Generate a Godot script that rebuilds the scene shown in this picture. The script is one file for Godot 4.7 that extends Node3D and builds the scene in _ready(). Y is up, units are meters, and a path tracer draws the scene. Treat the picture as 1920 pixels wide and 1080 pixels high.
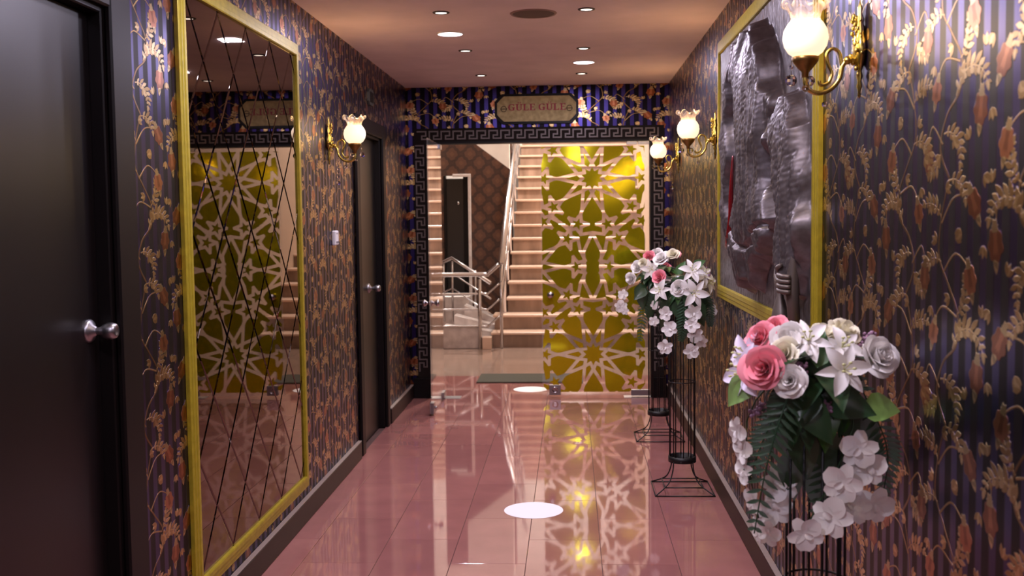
extends Node3D
# A hotel-like corridor: dark gilt wallpaper, bevelled mirror, relief panel, sconces, flower stands, glass doors, stair hall.

const XL := -1.348      # inner face of the long wall with the mirror
const XR := 0.804       # inner face of the long wall with the relief
const ZB := -8.74       # corridor face of the end wall
const ZN := 6.0         # end of the corridor behind the camera
const HC := 2.574       # ceiling
const HALL_L := -3.2
const HALL_R := 0.98
const HALL_Z := -17.6
const HALL_H := 5.6
const EYE := Vector3(0, 1.51, 0)
const FOCAL := 1986.0

var M := {}
var rng := RandomNumberGenerator.new()
var cam_r: Vector3
var cam_u: Vector3
var cam_f: Vector3
var used := {}

# ---------------------------------------------------------------- set-up of names and metas
func numbered(called: String) -> String:
	if not used.has(called):
		used[called] = 0
		return called
	used[called] += 1
	return "%s_%03d" % [called, used[called]]

func meta(o: Node, label := "", category := "", group := "", kind := "") -> void:
	if label: o.set_meta("label", label)
	if category: o.set_meta("category", category)
	if group: o.set_meta("group", group)
	if kind: o.set_meta("kind", kind)

func thing(called: String, label: String, category: String, at := Vector3.ZERO, group := "", kind := "") -> Node3D:
	var o := Node3D.new()
	o.name = numbered(called)
	add_child(o)
	o.position = at
	meta(o, label, category, group, kind)
	return o

func mesh_of(st: SurfaceTool, smooth_normals := true) -> ArrayMesh:
	if smooth_normals:
		st.generate_normals()
	return st.commit()

func part(called: String, st: SurfaceTool, m: Material, parent: Node3D, at := Vector3.ZERO) -> MeshInstance3D:
	return put(called, mesh_of(st), m, parent, at)

func put(called: String, mesh: Mesh, m: Material, parent: Node3D, at := Vector3.ZERO) -> MeshInstance3D:
	var o := MeshInstance3D.new()
	o.name = called
	o.mesh = mesh
	o.material_override = m
	o.position = at
	parent.add_child(o, true)
	return o

func solo(called: String, st: SurfaceTool, m: Material, label: String, category: String, group := "", kind := "", at := Vector3.ZERO) -> MeshInstance3D:
	var o := put(numbered(called), mesh_of(st), m, self, at)
	meta(o, label, category, group, kind)
	return o

# ---------------------------------------------------------------- shapes
func sto(flat := true) -> SurfaceTool:
	var st := SurfaceTool.new()
	st.begin(Mesh.PRIMITIVE_TRIANGLES)
	st.set_smooth_group(-1 if flat else 0)
	return st

func tri(st: SurfaceTool, a: Vector3, b: Vector3, c: Vector3) -> void:   # a, b, c counter-clockwise seen from outside
	st.add_vertex(a); st.add_vertex(c); st.add_vertex(b)

func quad(st: SurfaceTool, a: Vector3, b: Vector3, c: Vector3, d: Vector3) -> void:
	tri(st, a, b, c); tri(st, a, c, d)

func box(st: SurfaceTool, lo: Vector3, hi: Vector3, bev := 0.0) -> void:
	var c := (lo + hi) / 2.0
	var h := (hi - lo).abs() / 2.0
	var b: float = minf(bev, minf(h.x, minf(h.y, h.z)) * 0.95)
	for axis in 3:
		for s: float in [-1.0, 1.0]:
			var u := (axis + 1) % 3
			var v := (axis + 2) % 3
			var ring: Array[Vector3] = []
			for k: Vector2 in [Vector2(-1, -1), Vector2(1, -1), Vector2(1, 1), Vector2(-1, 1)]:
				var p := Vector3.ZERO
				p[axis] = s * h[axis]
				p[u] = k.x * (h[u] - b)
				p[v] = k.y * (h[v] - b)
				ring.append(c + p)
			if s > 0: quad(st, ring[0], ring[1], ring[2], ring[3])
			else: quad(st, ring[0], ring[3], ring[2], ring[1])
	if b <= 0.0: return
	for axis in 3:
		var u := (axis + 1) % 3
		var v := (axis + 2) % 3
		for su: float in [-1.0, 1.0]:
			for sv: float in [-1.0, 1.0]:
				var q: Array[Vector3] = []
				for e: Array in [[-1.0, 0], [1.0, 0], [1.0, 1], [-1.0, 1]]:
					var p := Vector3.ZERO
					p[axis] = float(e[0]) * (h[axis] - b)
					p[u] = su * (h[u] - (b if e[1] == 1 else 0.0))
					p[v] = sv * (h[v] - (0.0 if e[1] == 1 else b))
					q.append(c + p)
				if su * sv > 0: quad(st, q[0], q[3], q[2], q[1])
				else: quad(st, q[0], q[1], q[2], q[3])
	for sx: float in [-1.0, 1.0]:
		for sy: float in [-1.0, 1.0]:
			for sz: float in [-1.0, 1.0]:
				var a := c + Vector3(sx * h.x, sy * (h.y - b), sz * (h.z - b))
				var d := c + Vector3(sx * (h.x - b), sy * h.y, sz * (h.z - b))
				var e := c + Vector3(sx * (h.x - b), sy * (h.y - b), sz * h.z)
				if sx * sy * sz > 0: tri(st, a, d, e)
				else: tri(st, a, e, d)

func boxed(lo: Vector3, hi: Vector3, bev := 0.0) -> SurfaceTool:
	var st := sto()
	box(st, lo, hi, bev)
	return st

func tube(st: SurfaceTool, pts: Array, radii: Variant, n := 8, caps := true) -> void:
	var m := pts.size()
	var t0: Vector3 = (pts[1] - pts[0]).normalized()
	var side := t0.cross(Vector3.UP if absf(t0.y) < 0.9 else Vector3.RIGHT).normalized()
	var prev: Array[Vector3] = []
	var first: Array[Vector3] = []
	for i in m:
		var d: Vector3 = (pts[mini(i + 1, m - 1)] - pts[maxi(i - 1, 0)]).normalized()
		side = (side - d * side.dot(d)).normalized()
		var up := d.cross(side)
		var r: float = radii[i] if radii is Array else radii
		var ring: Array[Vector3] = []
		for k in n:
			var a := TAU * k / n
			ring.append(pts[i] + (side * cos(a) + up * sin(a)) * r)
		if i == 0: first = ring
		else:
			for k in n:
				var k2 := (k + 1) % n
				quad(st, prev[k], prev[k2], ring[k2], ring[k])
		prev = ring
	if caps:
		for k in range(1, n - 1):
			tri(st, first[0], first[k + 1], first[k])
			tri(st, prev[0], prev[k], prev[k + 1])

func ruffle(p: Vector2, a: float, i: int) -> Vector2:
	var f := maxf(0.0, (i - 1) / 4.0)
	return Vector2(p.x * (1.0 + 0.10 * f * cos(7.0 * a)), p.y + 0.009 * f * sin(7.0 * a))

func lathe(st: SurfaceTool, prof: Array, n := 24, xf := Transform3D.IDENTITY, ruffled := false) -> void:
	# prof: Vector2(radius, height) from bottom to top round the y axis
	for i in prof.size() - 1:
		for k in n:
			var q: Array[Vector3] = []
			for e: Array in [[i, k], [i, k + 1], [i + 1, k + 1], [i + 1, k]]:
				var p: Vector2 = prof[e[0]]
				var a: float = TAU * float(e[1] % n) / n
				if ruffled: p = ruffle(p, a, e[0])
				q.append(xf * Vector3(p.x * cos(a), p.y, -p.x * sin(a)))
			if prof[i].x < 1e-5: tri(st, q[0], q[2], q[3])
			elif prof[i + 1].x < 1e-5: tri(st, q[0], q[1], q[2])
			else: quad(st, q[0], q[1], q[2], q[3])

func prism(st: SurfaceTool, poly: PackedVector2Array, depth: float, xf: Transform3D) -> void:
	# a polygon in the xy plane, its face at z = depth, its back at z = 0
	var p := poly
	if Geometry2D.is_polygon_clockwise(p):      # Godot calls y-down clockwise; here y is up, so flip when needed
		p.reverse()
	if signed_area(p) < 0: p.reverse()
	var idx := Geometry2D.triangulate_polygon(p)
	for i in range(0, idx.size(), 3):
		var a := p[idx[i]]; var b := p[idx[i + 1]]; var c := p[idx[i + 2]]
		if (b - a).cross(c - a) < 0:
			var t := b; b = c; c = t
		tri(st, xf * Vector3(a.x, a.y, depth), xf * Vector3(b.x, b.y, depth), xf * Vector3(c.x, c.y, depth))
		tri(st, xf * Vector3(a.x, a.y, 0), xf * Vector3(c.x, c.y, 0), xf * Vector3(b.x, b.y, 0))
	for i in p.size():
		var a := p[i]; var b := p[(i + 1) % p.size()]
		quad(st, xf * Vector3(a.x, a.y, 0), xf * Vector3(b.x, b.y, 0), xf * Vector3(b.x, b.y, depth), xf * Vector3(a.x, a.y, depth))

func signed_area(p: PackedVector2Array) -> float:
	var s := 0.0
	for i in p.size(): s += p[i].cross(p[(i + 1) % p.size()])
	return s / 2.0

func ball(st: SurfaceTool, c: Vector3, r: float, n := 10, sq := Vector3.ONE) -> void:
	var prof := []
	for i in n / 2 + 1:
		var a := PI * i / (n / 2) - PI / 2
		prof.append(Vector2(0.0 if i == 0 or i == n / 2 else r * cos(a), r * sin(a)))
	lathe(st, prof, n, Transform3D(Basis.from_scale(sq), c))

func frame_of(n: Vector3) -> Basis:   # y axis along n
	var y := n.normalized()
	var x := y.cross(Vector3(0.31, 0.2, 0.93)).normalized()
	return Basis(x, y, x.cross(y))

func pixel(x: float, y: float, z: float) -> Vector3:   # the point of the plane z that the photograph shows at that pixel
	var d := cam_f + cam_r * ((x - 960.0) / FOCAL) - cam_u * ((y - 540.0) / FOCAL)
	return EYE + d * (z / d.z)

# ---------------------------------------------------------------- materials
func mat(called: String, c: Color, rough := 0.5, metal := 0.0) -> StandardMaterial3D:
	var m := StandardMaterial3D.new()
	m.resource_name = called
	m.albedo_color = c
	m.roughness = rough
	m.metallic = metal
	M[called] = m
	return m

func noise_tex(seed_: int, freq: float, c0: Color, c1: Color, size := 512, kind := FastNoiseLite.TYPE_SIMPLEX_SMOOTH, stretch := 1) -> ImageTexture:
	var n := FastNoiseLite.new()
	n.seed = seed_
	n.noise_type = kind
	n.frequency = freq
	n.fractal_octaves = 4
	var src := n.get_seamless_image(size, size / stretch)
	src.resize(size, size)
	var im := Image.create(size, size, false, Image.FORMAT_RGB8)
	for y in size:
		for x in size:
			im.set_pixel(x, y, c0.lerp(c1, src.get_pixel(x, y).r))
	return ImageTexture.create_from_image(im)

func triplanar(m: StandardMaterial3D, metres: float) -> void:
	m.uv1_triplanar = true
	m.uv1_world_triplanar = true
	m.uv1_triplanar_sharpness = 8.0
	m.uv1_scale = Vector3.ONE / metres

func rgb(r: float, g: float, b: float, a := 1.0) -> Color:
	return Color(r / 255.0, g / 255.0, b / 255.0, a)

# flat print: a small scanline painter that wraps round a seamless tile
var print_col: Image
var print_prop: Image
const TILE := 1024

func ink(poly: PackedVector2Array, c: Color, prop: Color) -> void:
	var lo := Vector2(1e9, 1e9); var hi := -lo
	for p in poly:
		lo = lo.min(p); hi = hi.max(p)
	for ox: int in [-TILE, 0, TILE]:
		if hi.x + ox < 0 or lo.x + ox >= TILE: continue
		for y in range(floori(lo.y), ceili(hi.y) + 1):
			var yy := posmod(y, TILE)
			var xs: Array[float] = []
			var fy := y + 0.5
			for i in poly.size():
				var a := poly[i]; var b := poly[(i + 1) % poly.size()]
				if (a.y <= fy) != (b.y <= fy):
					xs.append(a.x + (fy - a.y) / (b.y - a.y) * (b.x - a.x))
			xs.sort()
			for i in range(0, xs.size() - 1, 2):
				var x0 := clampi(roundi(xs[i]) + ox, 0, TILE); var x1 := clampi(roundi(xs[i + 1]) + ox, 0, TILE)
				if x1 > x0:
					print_col.fill_rect(Rect2i(x0, yy, x1 - x0, 1), c)
					print_prop.fill_rect(Rect2i(x0, yy, x1 - x0, 1), prop)

func ink_stroke(pts: Array, w0: float, w1: float, c: Color, prop: Color) -> void:
	var left := PackedVector2Array(); var right := PackedVector2Array()
	var n := pts.size()
	for i in n:
		var d: Vector2 = (pts[mini(i + 1, n - 1)] - pts[maxi(i - 1, 0)]).normalized().orthogonal()
		var w := lerpf(w0, w1, float(i) / (n - 1)) / 2
		left.append(pts[i] + d * w); right.append(pts[i] - d * w)
	right.reverse()
	left.append_array(right)
	ink(left, c, prop)

func curve2(pts: Array, steps := 10) -> Array:
	var out := []
	for i in pts.size() - 1:
		var a: Vector2 = pts[maxi(i - 1, 0)]; var b: Vector2 = pts[i]; var c: Vector2 = pts[i + 1]; var d: Vector2 = pts[mini(i + 2, pts.size() - 1)]
		for k in steps:
			out.append(b.cubic_interpolate(c, a, d, float(k) / steps))
	out.append(pts[-1])
	return out

func ink_leaf(base: Vector2, ang: float, length: float, width: float, bend: float, lobes: int, c: Color, c2: Color, p: Color) -> void:
	for layer in 2:
		var l := PackedVector2Array(); var r := PackedVector2Array()
		var pos := base; var a := ang
		var steps := lobes * 4 + 4
		for i in steps + 1:
			var t := float(i) / steps
			var lobe: float = 0.68 + 0.42 * pingpong(t * lobes * 2.0, 1.0)
			var w := width * (sin(PI * pow(t, 0.75)) * lobe + 0.03) * (1.0 if layer == 0 else 0.45)
			var d := Vector2.from_angle(a).orthogonal()
			var back := Vector2.from_angle(a) * (0.0 if layer else -w * 0.25)
			l.append(pos + d * w + back); r.append(pos - d * w * 0.85 + back)
			pos += Vector2.from_angle(a) * length / steps
			a += bend / steps
		r.reverse()
		l.append_array(r)
		ink(l, c if layer == 0 else c2, p)

func ink_lobe(base: Vector2, ang: float, length: float, width: float, c: Color, p: Color) -> void:
	var f := Vector2.from_angle(ang); var o := f.orthogonal()
	var poly := PackedVector2Array()
	for e: Vector2 in [Vector2(0, 0.05), Vector2(0.25, 0.38), Vector2(0.5, 0.5), Vector2(0.75, 0.34), Vector2(1, 0), Vector2(0.75, -0.34), Vector2(0.5, -0.5), Vector2(0.25, -0.38), Vector2(0, -0.05)]:
		poly.append(base + f * e.x * length + o * e.y * width)
	ink(poly, c, p)

func ink_acanthus(base: Vector2, ang: float, length: float, width: float, bend: float, n: int, c: Color, c2: Color, p: Color) -> void:
	# a curling spine with pairs of pointed lobes
	var pos := base; var a := ang
	var spine := [base]
	for i in n:
		var t := (i + 1.0) / (n + 1)
		pos += Vector2.from_angle(a) * length / (n + 1)
		a += bend / n
		spine.append(pos)
		var l := width * (0.35 + 0.9 * sin(PI * pow(t, 0.8)))
		for k: float in [-1.0, 1.0]:
			var d := a + k * 0.95
			ink_lobe(pos, d, l * (1.25 if k * bend < 0 else 0.8) * (1.0 if i % 2 else 0.8), l * 0.5, c if i % 2 else c2, p)
	ink_lobe(pos, a, width * 0.9, width * 0.5, c2, p)
	ink_stroke(spine, 8, 4, c2, p)

func ink_flower(c0: Vector2, ang: float, s: float, body: Color, shine: Color, tip: Color, p: Color) -> void:
	# a nodding blossom: a full ribbed cup, ragged petals at its mouth, a leafy collar where it hangs
	var f := Vector2.from_angle(ang); var o := f.orthogonal()
	for k: float in [-2.0, -1.0, 0.0, 1.0, 2.0]:
		ink_lobe(c0 + f * s * (0.22 - 0.05 * absf(k)) - o * k * -s * 0.10, ang + k * 0.34, s * (0.52 - 0.04 * absf(k)), s * 0.24, tip if int(k) % 2 == 0 else tip.darkened(0.25), p)
	var cup := PackedVector2Array()
	for i in 40:
		var t := TAU * i / 40
		var rr := 1.0 + 0.10 * sin(t * 7.0 + s)
		cup.append(c0 + f * (cos(t) * s * 0.42 * rr) + o * (sin(t) * s * (0.33 + 0.05 * cos(t)) * rr))
	ink(cup, body, p)
	for k: float in [-1.0, 0.0, 1.0]:
		ink_lobe(c0 - f * s * 0.30 + o * k * s * 0.08, ang + k * 0.30, s * 0.62, s * 0.14, shine, p)
	for k: float in [-1.0, -0.4, 0.4, 1.0]:
		ink_lobe(c0 - f * s * 0.30 + o * k * s * 0.16, ang + PI - k * 1.15, s * 0.34, s * 0.20, tip.darkened(0.12), p)

func motif_at(g: int, x: float, y: float) -> Vector2:
	return Vector2(512, 512) * g + Vector2(256 + (1.0 - 2.0 * g) * (x - 0.25) * TILE, y * TILE)

func motif_angle(g: int, deg: float) -> float:
	return deg_to_rad(deg) if g == 0 else PI - deg_to_rad(deg)

func wallpaper() -> void:
	print_col = Image.create(TILE, TILE, false, Image.FORMAT_RGB8)
	print_prop = Image.create(TILE, TILE, false, Image.FORMAT_RGB8)
	# ground: satin stripes, red of prop = relief, green = roughness, blue = metal leaf
	print_col.fill(rgb(24, 20, 27))
	print_prop.fill(Color(0.0, 0.45, 0.9))
	var n := 10
	for i in n:
		var x := i * TILE / n
		print_col.fill_rect(Rect2i(x, 0, TILE / n / 2, TILE), rgb(58, 50, 106) if i % 2 else rgb(64, 55, 112))
		print_prop.fill_rect(Rect2i(x, 0, TILE / n / 2, TILE), Color(0.0, 0.29, 1.0))
		print_col.fill_rect(Rect2i(x + TILE / n / 2 - 5, 0, 10, TILE), rgb(25, 21, 40))
	var gold := rgb(176, 145, 96); var gold2 := rgb(208, 182, 134); var dark := rgb(132, 100, 60)
	var orange := rgb(140, 82, 52); var pink := rgb(178, 116, 82)
	var p := Color(1.0, 0.30, 1.0); var p2 := Color(0.8, 0.33, 1.0)
	for g in 2:
		var fl := 1.0 - 2.0 * g
		ink_stroke(curve2([motif_at(g, 0.30, 1.02), motif_at(g, 0.38, 0.90), motif_at(g, 0.33, 0.77), motif_at(g, 0.22, 0.68), motif_at(g, 0.21, 0.56), motif_at(g, 0.30, 0.44), motif_at(g, 0.38, 0.33), motif_at(g, 0.36, 0.17), motif_at(g, 0.30, 0.02)]), 13, 10, dark, p2)
		ink_stroke(curve2([motif_at(g, 0.24, 0.69), motif_at(g, 0.16, 0.60), motif_at(g, 0.08, 0.62), motif_at(g, 0.06, 0.70)]), 11, 6, gold, p2)
		ink_stroke(curve2([motif_at(g, 0.34, 0.40), motif_at(g, 0.24, 0.32), motif_at(g, 0.14, 0.36)]), 11, 6, gold, p2)
		ink_stroke(curve2([motif_at(g, 0.36, 0.88), motif_at(g, 0.45, 0.80), motif_at(g, 0.49, 0.86)]), 10, 6, gold, p2)
		ink_stroke(curve2([motif_at(g, 0.36, 0.20), motif_at(g, 0.26, 0.10), motif_at(g, 0.13, 0.09)]), 11, 6, gold, p2)
		ink_acanthus(motif_at(g, 0.25, 0.70), motif_angle(g, -110), 0.34 * TILE, 0.050 * TILE, -2.5 * fl, 10, gold, gold2, p)
		ink_acanthus(motif_at(g, 0.36, 0.36), motif_angle(g, -20), 0.29 * TILE, 0.046 * TILE, 2.3 * fl, 9, gold2, gold, p)
		ink_acanthus(motif_at(g, 0.35, 0.84), motif_angle(g, -170), 0.25 * TILE, 0.043 * TILE, -2.0 * fl, 8, gold, gold2, p)
		ink_acanthus(motif_at(g, 0.36, 0.18), motif_angle(g, -50), 0.20 * TILE, 0.042 * TILE, 1.2 * fl, 6, gold2, gold, p)
		ink_stroke(curve2([motif_at(g, 0.22, 0.57), motif_at(g, 0.34, 0.54), motif_at(g, 0.41, 0.60)]), 10, 6, gold, p2)
		ink_flower(motif_at(g, 0.42, 0.655), motif_angle(g, 75), 0.125 * TILE, pink, orange, gold2, p)
		ink_acanthus(motif_at(g, 0.22, 0.56), motif_angle(g, -150), 0.19 * TILE, 0.044 * TILE, 1.5 * fl, 6, gold2, gold, p)
		ink_acanthus(motif_at(g, 0.30, 0.03), motif_angle(g, -170), 0.20 * TILE, 0.044 * TILE, -1.6 * fl, 6, gold, gold2, p)
		ink_acanthus(motif_at(g, 0.38, 0.92), motif_angle(g, 60), 0.15 * TILE, 0.040 * TILE, -1.0 * fl, 5, gold2, gold, p)
		ink_flower(motif_at(g, 0.06, 0.77), motif_angle(g, 84), 0.151 * TILE, orange, pink, gold2, p)
		ink_flower(motif_at(g, 0.12, 0.41), motif_angle(g, 105), 0.140 * TILE, pink, orange, gold2, p)
		ink_flower(motif_at(g, 0.49, 0.93), motif_angle(g, 92), 0.134 * TILE, orange, pink, gold, p)
		ink_flower(motif_at(g, 0.10, 0.12), motif_angle(g, 120), 0.146 * TILE, orange, pink, gold2, p)
		for e: Vector3 in [Vector3(0.28, 0.50, 20), Vector3(0.22, 0.60, 160), Vector3(0.38, 0.93, 30), Vector3(0.33, 0.06, 190), Vector3(0.40, 0.28, -30), Vector3(0.44, 0.55, 70), Vector3(0.03, 0.55, -100), Vector3(0.20, 0.22, 60), Vector3(0.46, 0.12, 100), Vector3(0.02, 0.28, 80), Vector3(0.47, 0.42, 40), Vector3(0.14, 0.88, -60), Vector3(0.26, 0.86, 110), Vector3(0.03, 0.02, 140), Vector3(0.24, 0.26, 200)]:
			for k: float in [-0.6, 0.0, 0.6]:
				ink_lobe(motif_at(g, e.x, e.y), motif_angle(g, e.z) + k, 0.052 * TILE, 0.024 * TILE, gold2 if k == 0.0 else gold, p)
	var m := mat("gilt_wallpaper", Color.WHITE, 1.0, 1.0)
	m.albedo_texture = ImageTexture.create_from_image(print_col)
	var t := ImageTexture.create_from_image(print_prop)
	m.metallic_texture = t
	m.metallic_texture_channel = BaseMaterial3D.TEXTURE_CHANNEL_BLUE
	m.metallic = 1.0
	m.roughness_texture = t
	m.roughness_texture_channel = BaseMaterial3D.TEXTURE_CHANNEL_GREEN
	m.heightmap_enabled = true
	m.heightmap_texture = t
	m.heightmap_scale = 0.25
	triplanar(m, 0.53)
	m.uv1_scale = Vector3(1.0 / 0.70, 1.0 / 0.53, 1.0 / 0.70)

func damask() -> void:
	print_col = Image.create(TILE, TILE, false, Image.FORMAT_RGB8)
	print_prop = Image.create(TILE, TILE, false, Image.FORMAT_RGB8)
	print_col.fill(rgb(60, 35, 24))
	for j in 4:
		for i in 4:
			for k in 2:
				var c := Vector2((i + 0.5 * k) * 256, (j + 0.5 * k) * 256)
				for layer in 3:
					var s: float = [112.0, 88.0, 34.0][layer]
					var poly := PackedVector2Array()
					for a in 32:
						var t := TAU * a / 32
						var r: float = s * (0.78 + 0.22 * absf(cos(2 * t)) + (0.06 * sin(8 * t) if layer else 0.0))
						poly.append(c + Vector2(cos(t) * r * 0.92, sin(t) * r))
					ink(poly, [rgb(52, 29, 20), rgb(80, 49, 34), rgb(92, 58, 40)][layer], Color.BLACK)
	var m := mat("brown_damask", Color.WHITE, 0.6)
	m.albedo_texture = ImageTexture.create_from_image(print_col)
	triplanar(m, 1.0)

func glass(called: String, tint: Color) -> StandardMaterial3D:
	var m := mat(called, tint, 0.0)
	m.transparency = BaseMaterial3D.TRANSPARENCY_ALPHA
	return m

func crystal_glass(called: String, tint: Color) -> StandardMaterial3D:
	var m := mat(called, tint, 0.0)
	m.refraction_enabled = true
	m.refraction_scale = 0.05
	return m

func glow(called: String, c: Color, energy: float) -> StandardMaterial3D:
	var m := mat(called, c, 0.4)
	m.emission_enabled = true
	m.emission = c
	m.emission_energy_multiplier = energy
	return m

func materials() -> void:
	wallpaper()
	damask()
	var grain := noise_tex(3, 0.012, Color(0.93, 0.93, 0.93), Color.WHITE)
	var m := mat("plaster", rgb(230, 210, 216), 0.85)
	m.albedo_texture = grain
	triplanar(m, 2.5)
	m = mat("stucco_white", rgb(238, 232, 226), 0.8)
	m.albedo_texture = grain
	triplanar(m, 2.0)
	for i in 3:
		m = mat("rose_tile_%d" % i, [rgb(155, 103, 100), rgb(151, 100, 97), rgb(159, 106, 102)][i], 0.04)
		m.albedo_texture = grain
		m.metallic_specular = 0.55
		triplanar(m, 1.7)
	m = mat("beige_tile", rgb(148, 125, 113), 0.12)
	m.albedo_texture = grain
	triplanar(m, 1.9)
	mat("grout", rgb(74, 50, 48), 0.9)
	m = mat("dark_wood", rgb(17, 12, 12), 0.42)
	m.metallic_specular = 0.3
	mat("door_black", rgb(16, 11, 12), 0.33)
	m = mat("skirting", rgb(38, 26, 25), 0.42)
	m.metallic_specular = 0.35
	m.albedo_texture = noise_tex(8, 0.02, Color(0.8, 0.8, 0.8), Color.WHITE)
	triplanar(m, 0.8)
	mat("skirting_edge", rgb(132, 116, 108), 0.6)
	m = mat("gilt_frame", rgb(184, 164, 44), 0.42, 0.35)
	m.albedo_texture = noise_tex(12, 0.03, Color(0.86, 0.86, 0.84), Color.WHITE)
	triplanar(m, 0.7)
	mat("bronze_mirror", rgb(116, 101, 94), 0.015, 1.0)
	mat("mirror_backing", rgb(22, 16, 15), 0.5)
	m = mat("gold_film", rgb(218, 204, 30), 0.08, 0.8)
	mat("steel", rgb(196, 194, 198), 0.2, 1.0)
	mat("brushed_steel", rgb(168, 166, 170), 0.34, 1.0)
	m = mat("brass", rgb(204, 182, 96), 0.25, 1.0)
	mat("bronze_dark", rgb(142, 108, 58), 0.35, 0.9)
	glass("clear_glass", Color(1, 1, 1, 0.04))
	crystal_glass("crystal", Color(1, 1, 1, 0.0))
	m = glass("ruffle_glass", rgb(244, 236, 232, 0.14))
	m.roughness = 0.12
	glow("opal_lamp", rgb(255, 236, 204), 1.0)
	glow("led_lamp", rgb(246, 242, 255), 4.0)
	glow("spot_lamp", rgb(255, 246, 232), 3.0)
	mat("lamp_ring", rgb(60, 50, 50), 0.5)
	mat("white_plastic", rgb(214, 212, 214), 0.4)
	mat("grey_print", rgb(120, 116, 122), 0.6)
	m = mat("speaker_grille", rgb(92, 72, 70), 0.75)
	mat("speaker_rim", rgb(150, 120, 116), 0.6)
	mat("plaque_rim", rgb(58, 56, 50), 0.6)
	mat("sticker", rgb(246, 244, 250), 0.45)
	m = mat("key_ground", rgb(29, 22, 19), 0.7)
	m.metallic_specular = 0.25
	mat("key_line", rgb(98, 86, 82), 0.4, 0.25)
	m = mat("parchment", rgb(196, 180, 128), 0.6)
	m.albedo_texture = noise_tex(21, 0.02, Color(0.78, 0.76, 0.7), Color.WHITE)
	triplanar(m, 0.6)
	mat("crimson_print", rgb(150, 36, 62), 0.6)
	mat("dark_print", rgb(70, 54, 40), 0.6)
	m = mat("relief_metal", rgb(128, 121, 124), 0.42, 0.65)
	m.albedo_texture = noise_tex(31, 0.03, Color(0.72, 0.70, 0.68), Color.WHITE)
	triplanar(m, 0.9)
	m = mat("relief_bronze", rgb(112, 102, 96), 0.45, 0.6)
	mat("red_lacquer", rgb(112, 16, 22), 0.25)
	mat("wire_black", rgb(22, 20, 20), 0.45, 0.3)
	mat("mat_dark", rgb(62, 60, 50), 0.95)
	m = mat("stair_riser", rgb(168, 140, 122), 0.35)
	m.albedo_texture = noise_tex(41, 0.01, Color(0.72, 0.70, 0.68), Color.WHITE, 512, FastNoiseLite.TYPE_SIMPLEX_SMOOTH, 4)
	triplanar(m, 1.2)
	m = mat("stair_tread", rgb(214, 184, 164), 0.25)
	m = mat("marble", rgb(216, 206, 202), 0.2)
	m.albedo_texture = noise_tex(44, 0.015, Color(0.84, 0.82, 0.82), Color.WHITE)
	triplanar(m, 1.1)
	mat("hall_wall", rgb(212, 188, 166), 0.7)
	for e: Array in [["petal_white", rgb(240, 236, 232)], ["petal_cream", rgb(240, 234, 208)], ["petal_pink", rgb(240, 142, 156)], ["petal_rose", rgb(226, 112, 130)], ["petal_lavender", rgb(226, 216, 236)], ["lilac", rgb(150, 112, 136)], ["leaf_dark", rgb(34, 66, 36)], ["leaf_mid", rgb(58, 104, 44)], ["leaf_light", rgb(124, 166, 76)], ["fern", rgb(36, 74, 46)], ["stamen", rgb(214, 214, 150)]]:
		m = mat(e[0], e[1], 0.5)
		m.backlight_enabled = true
		m.backlight = Color(0.35, 0.35, 0.35)
	M.leaf_dark.roughness = 0.32
	M.leaf_mid.roughness = 0.32

# ---------------------------------------------------------------- lamps of the ceiling and the walls
const LED_ENERGY := 2.1
const SPOT_ENERGY := 0.36
const SCONCE_ENERGY := 0.10
const HALL_ENERGY := 40.0
var COOL := rgb(236, 228, 255)
var WARM := rgb(255, 214, 156)
var HALL := rgb(255, 244, 234)
var SPOT := rgb(255, 232, 206)

func led_panel(at: Vector3, r: float, energy: float, tint: Color, label: String, group: String) -> void:
	var t := thing("led_panel", label, "ceiling light", at, group)
	var st := sto(false)
	lathe(st, [Vector2(r, -0.006), Vector2(r + 0.007, -0.004), Vector2(r + 0.009, 0.0)], 32)
	part("rim", st, M.stucco_white, t)
	st = sto()
	lathe(st, [Vector2(0, -0.005), Vector2(r, -0.005)], 32)
	part("diffuser_lamp", st, M.led_lamp, t)
	var l := AreaLight3D.new()
	l.name = "panel_light"
	l.area_size = Vector2(r * 1.7, r * 1.7)
	l.light_energy = energy
	l.light_color = tint
	l.shadow_enabled = true
	l.area_range = 20.0
	l.rotation_degrees.x = -90
	l.position.y = -0.012
	t.add_child(l)

func spot_lamp(at: Vector3, label: String) -> void:
	var t := thing("recessed_spotlight", label, "ceiling light", at, "recessed spotlights in two rows")
	var st := sto(false)
	lathe(st, [Vector2(0.029, -0.002), Vector2(0.034, -0.006), Vector2(0.043, -0.004), Vector2(0.045, 0.0)], 24)
	part("ring", st, M.lamp_ring, t)
	st = sto()
	lathe(st, [Vector2(0, -0.004), Vector2(0.030, -0.003)], 24)
	part("bulb_lamp", st, M.spot_lamp, t)
	var l := SpotLight3D.new()
	l.name = "spot_light"
	l.light_energy = SPOT_ENERGY
	l.light_color = SPOT
	l.light_size = 0.03
	l.spot_range = 20.0
	l.spot_attenuation = 2.0
	l.spot_angle = 58.0
	l.spot_angle_attenuation = 0.8
	l.shadow_enabled = true
	l.rotation_degrees.x = -90
	l.position.y = -0.012
	t.add_child(l)

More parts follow.
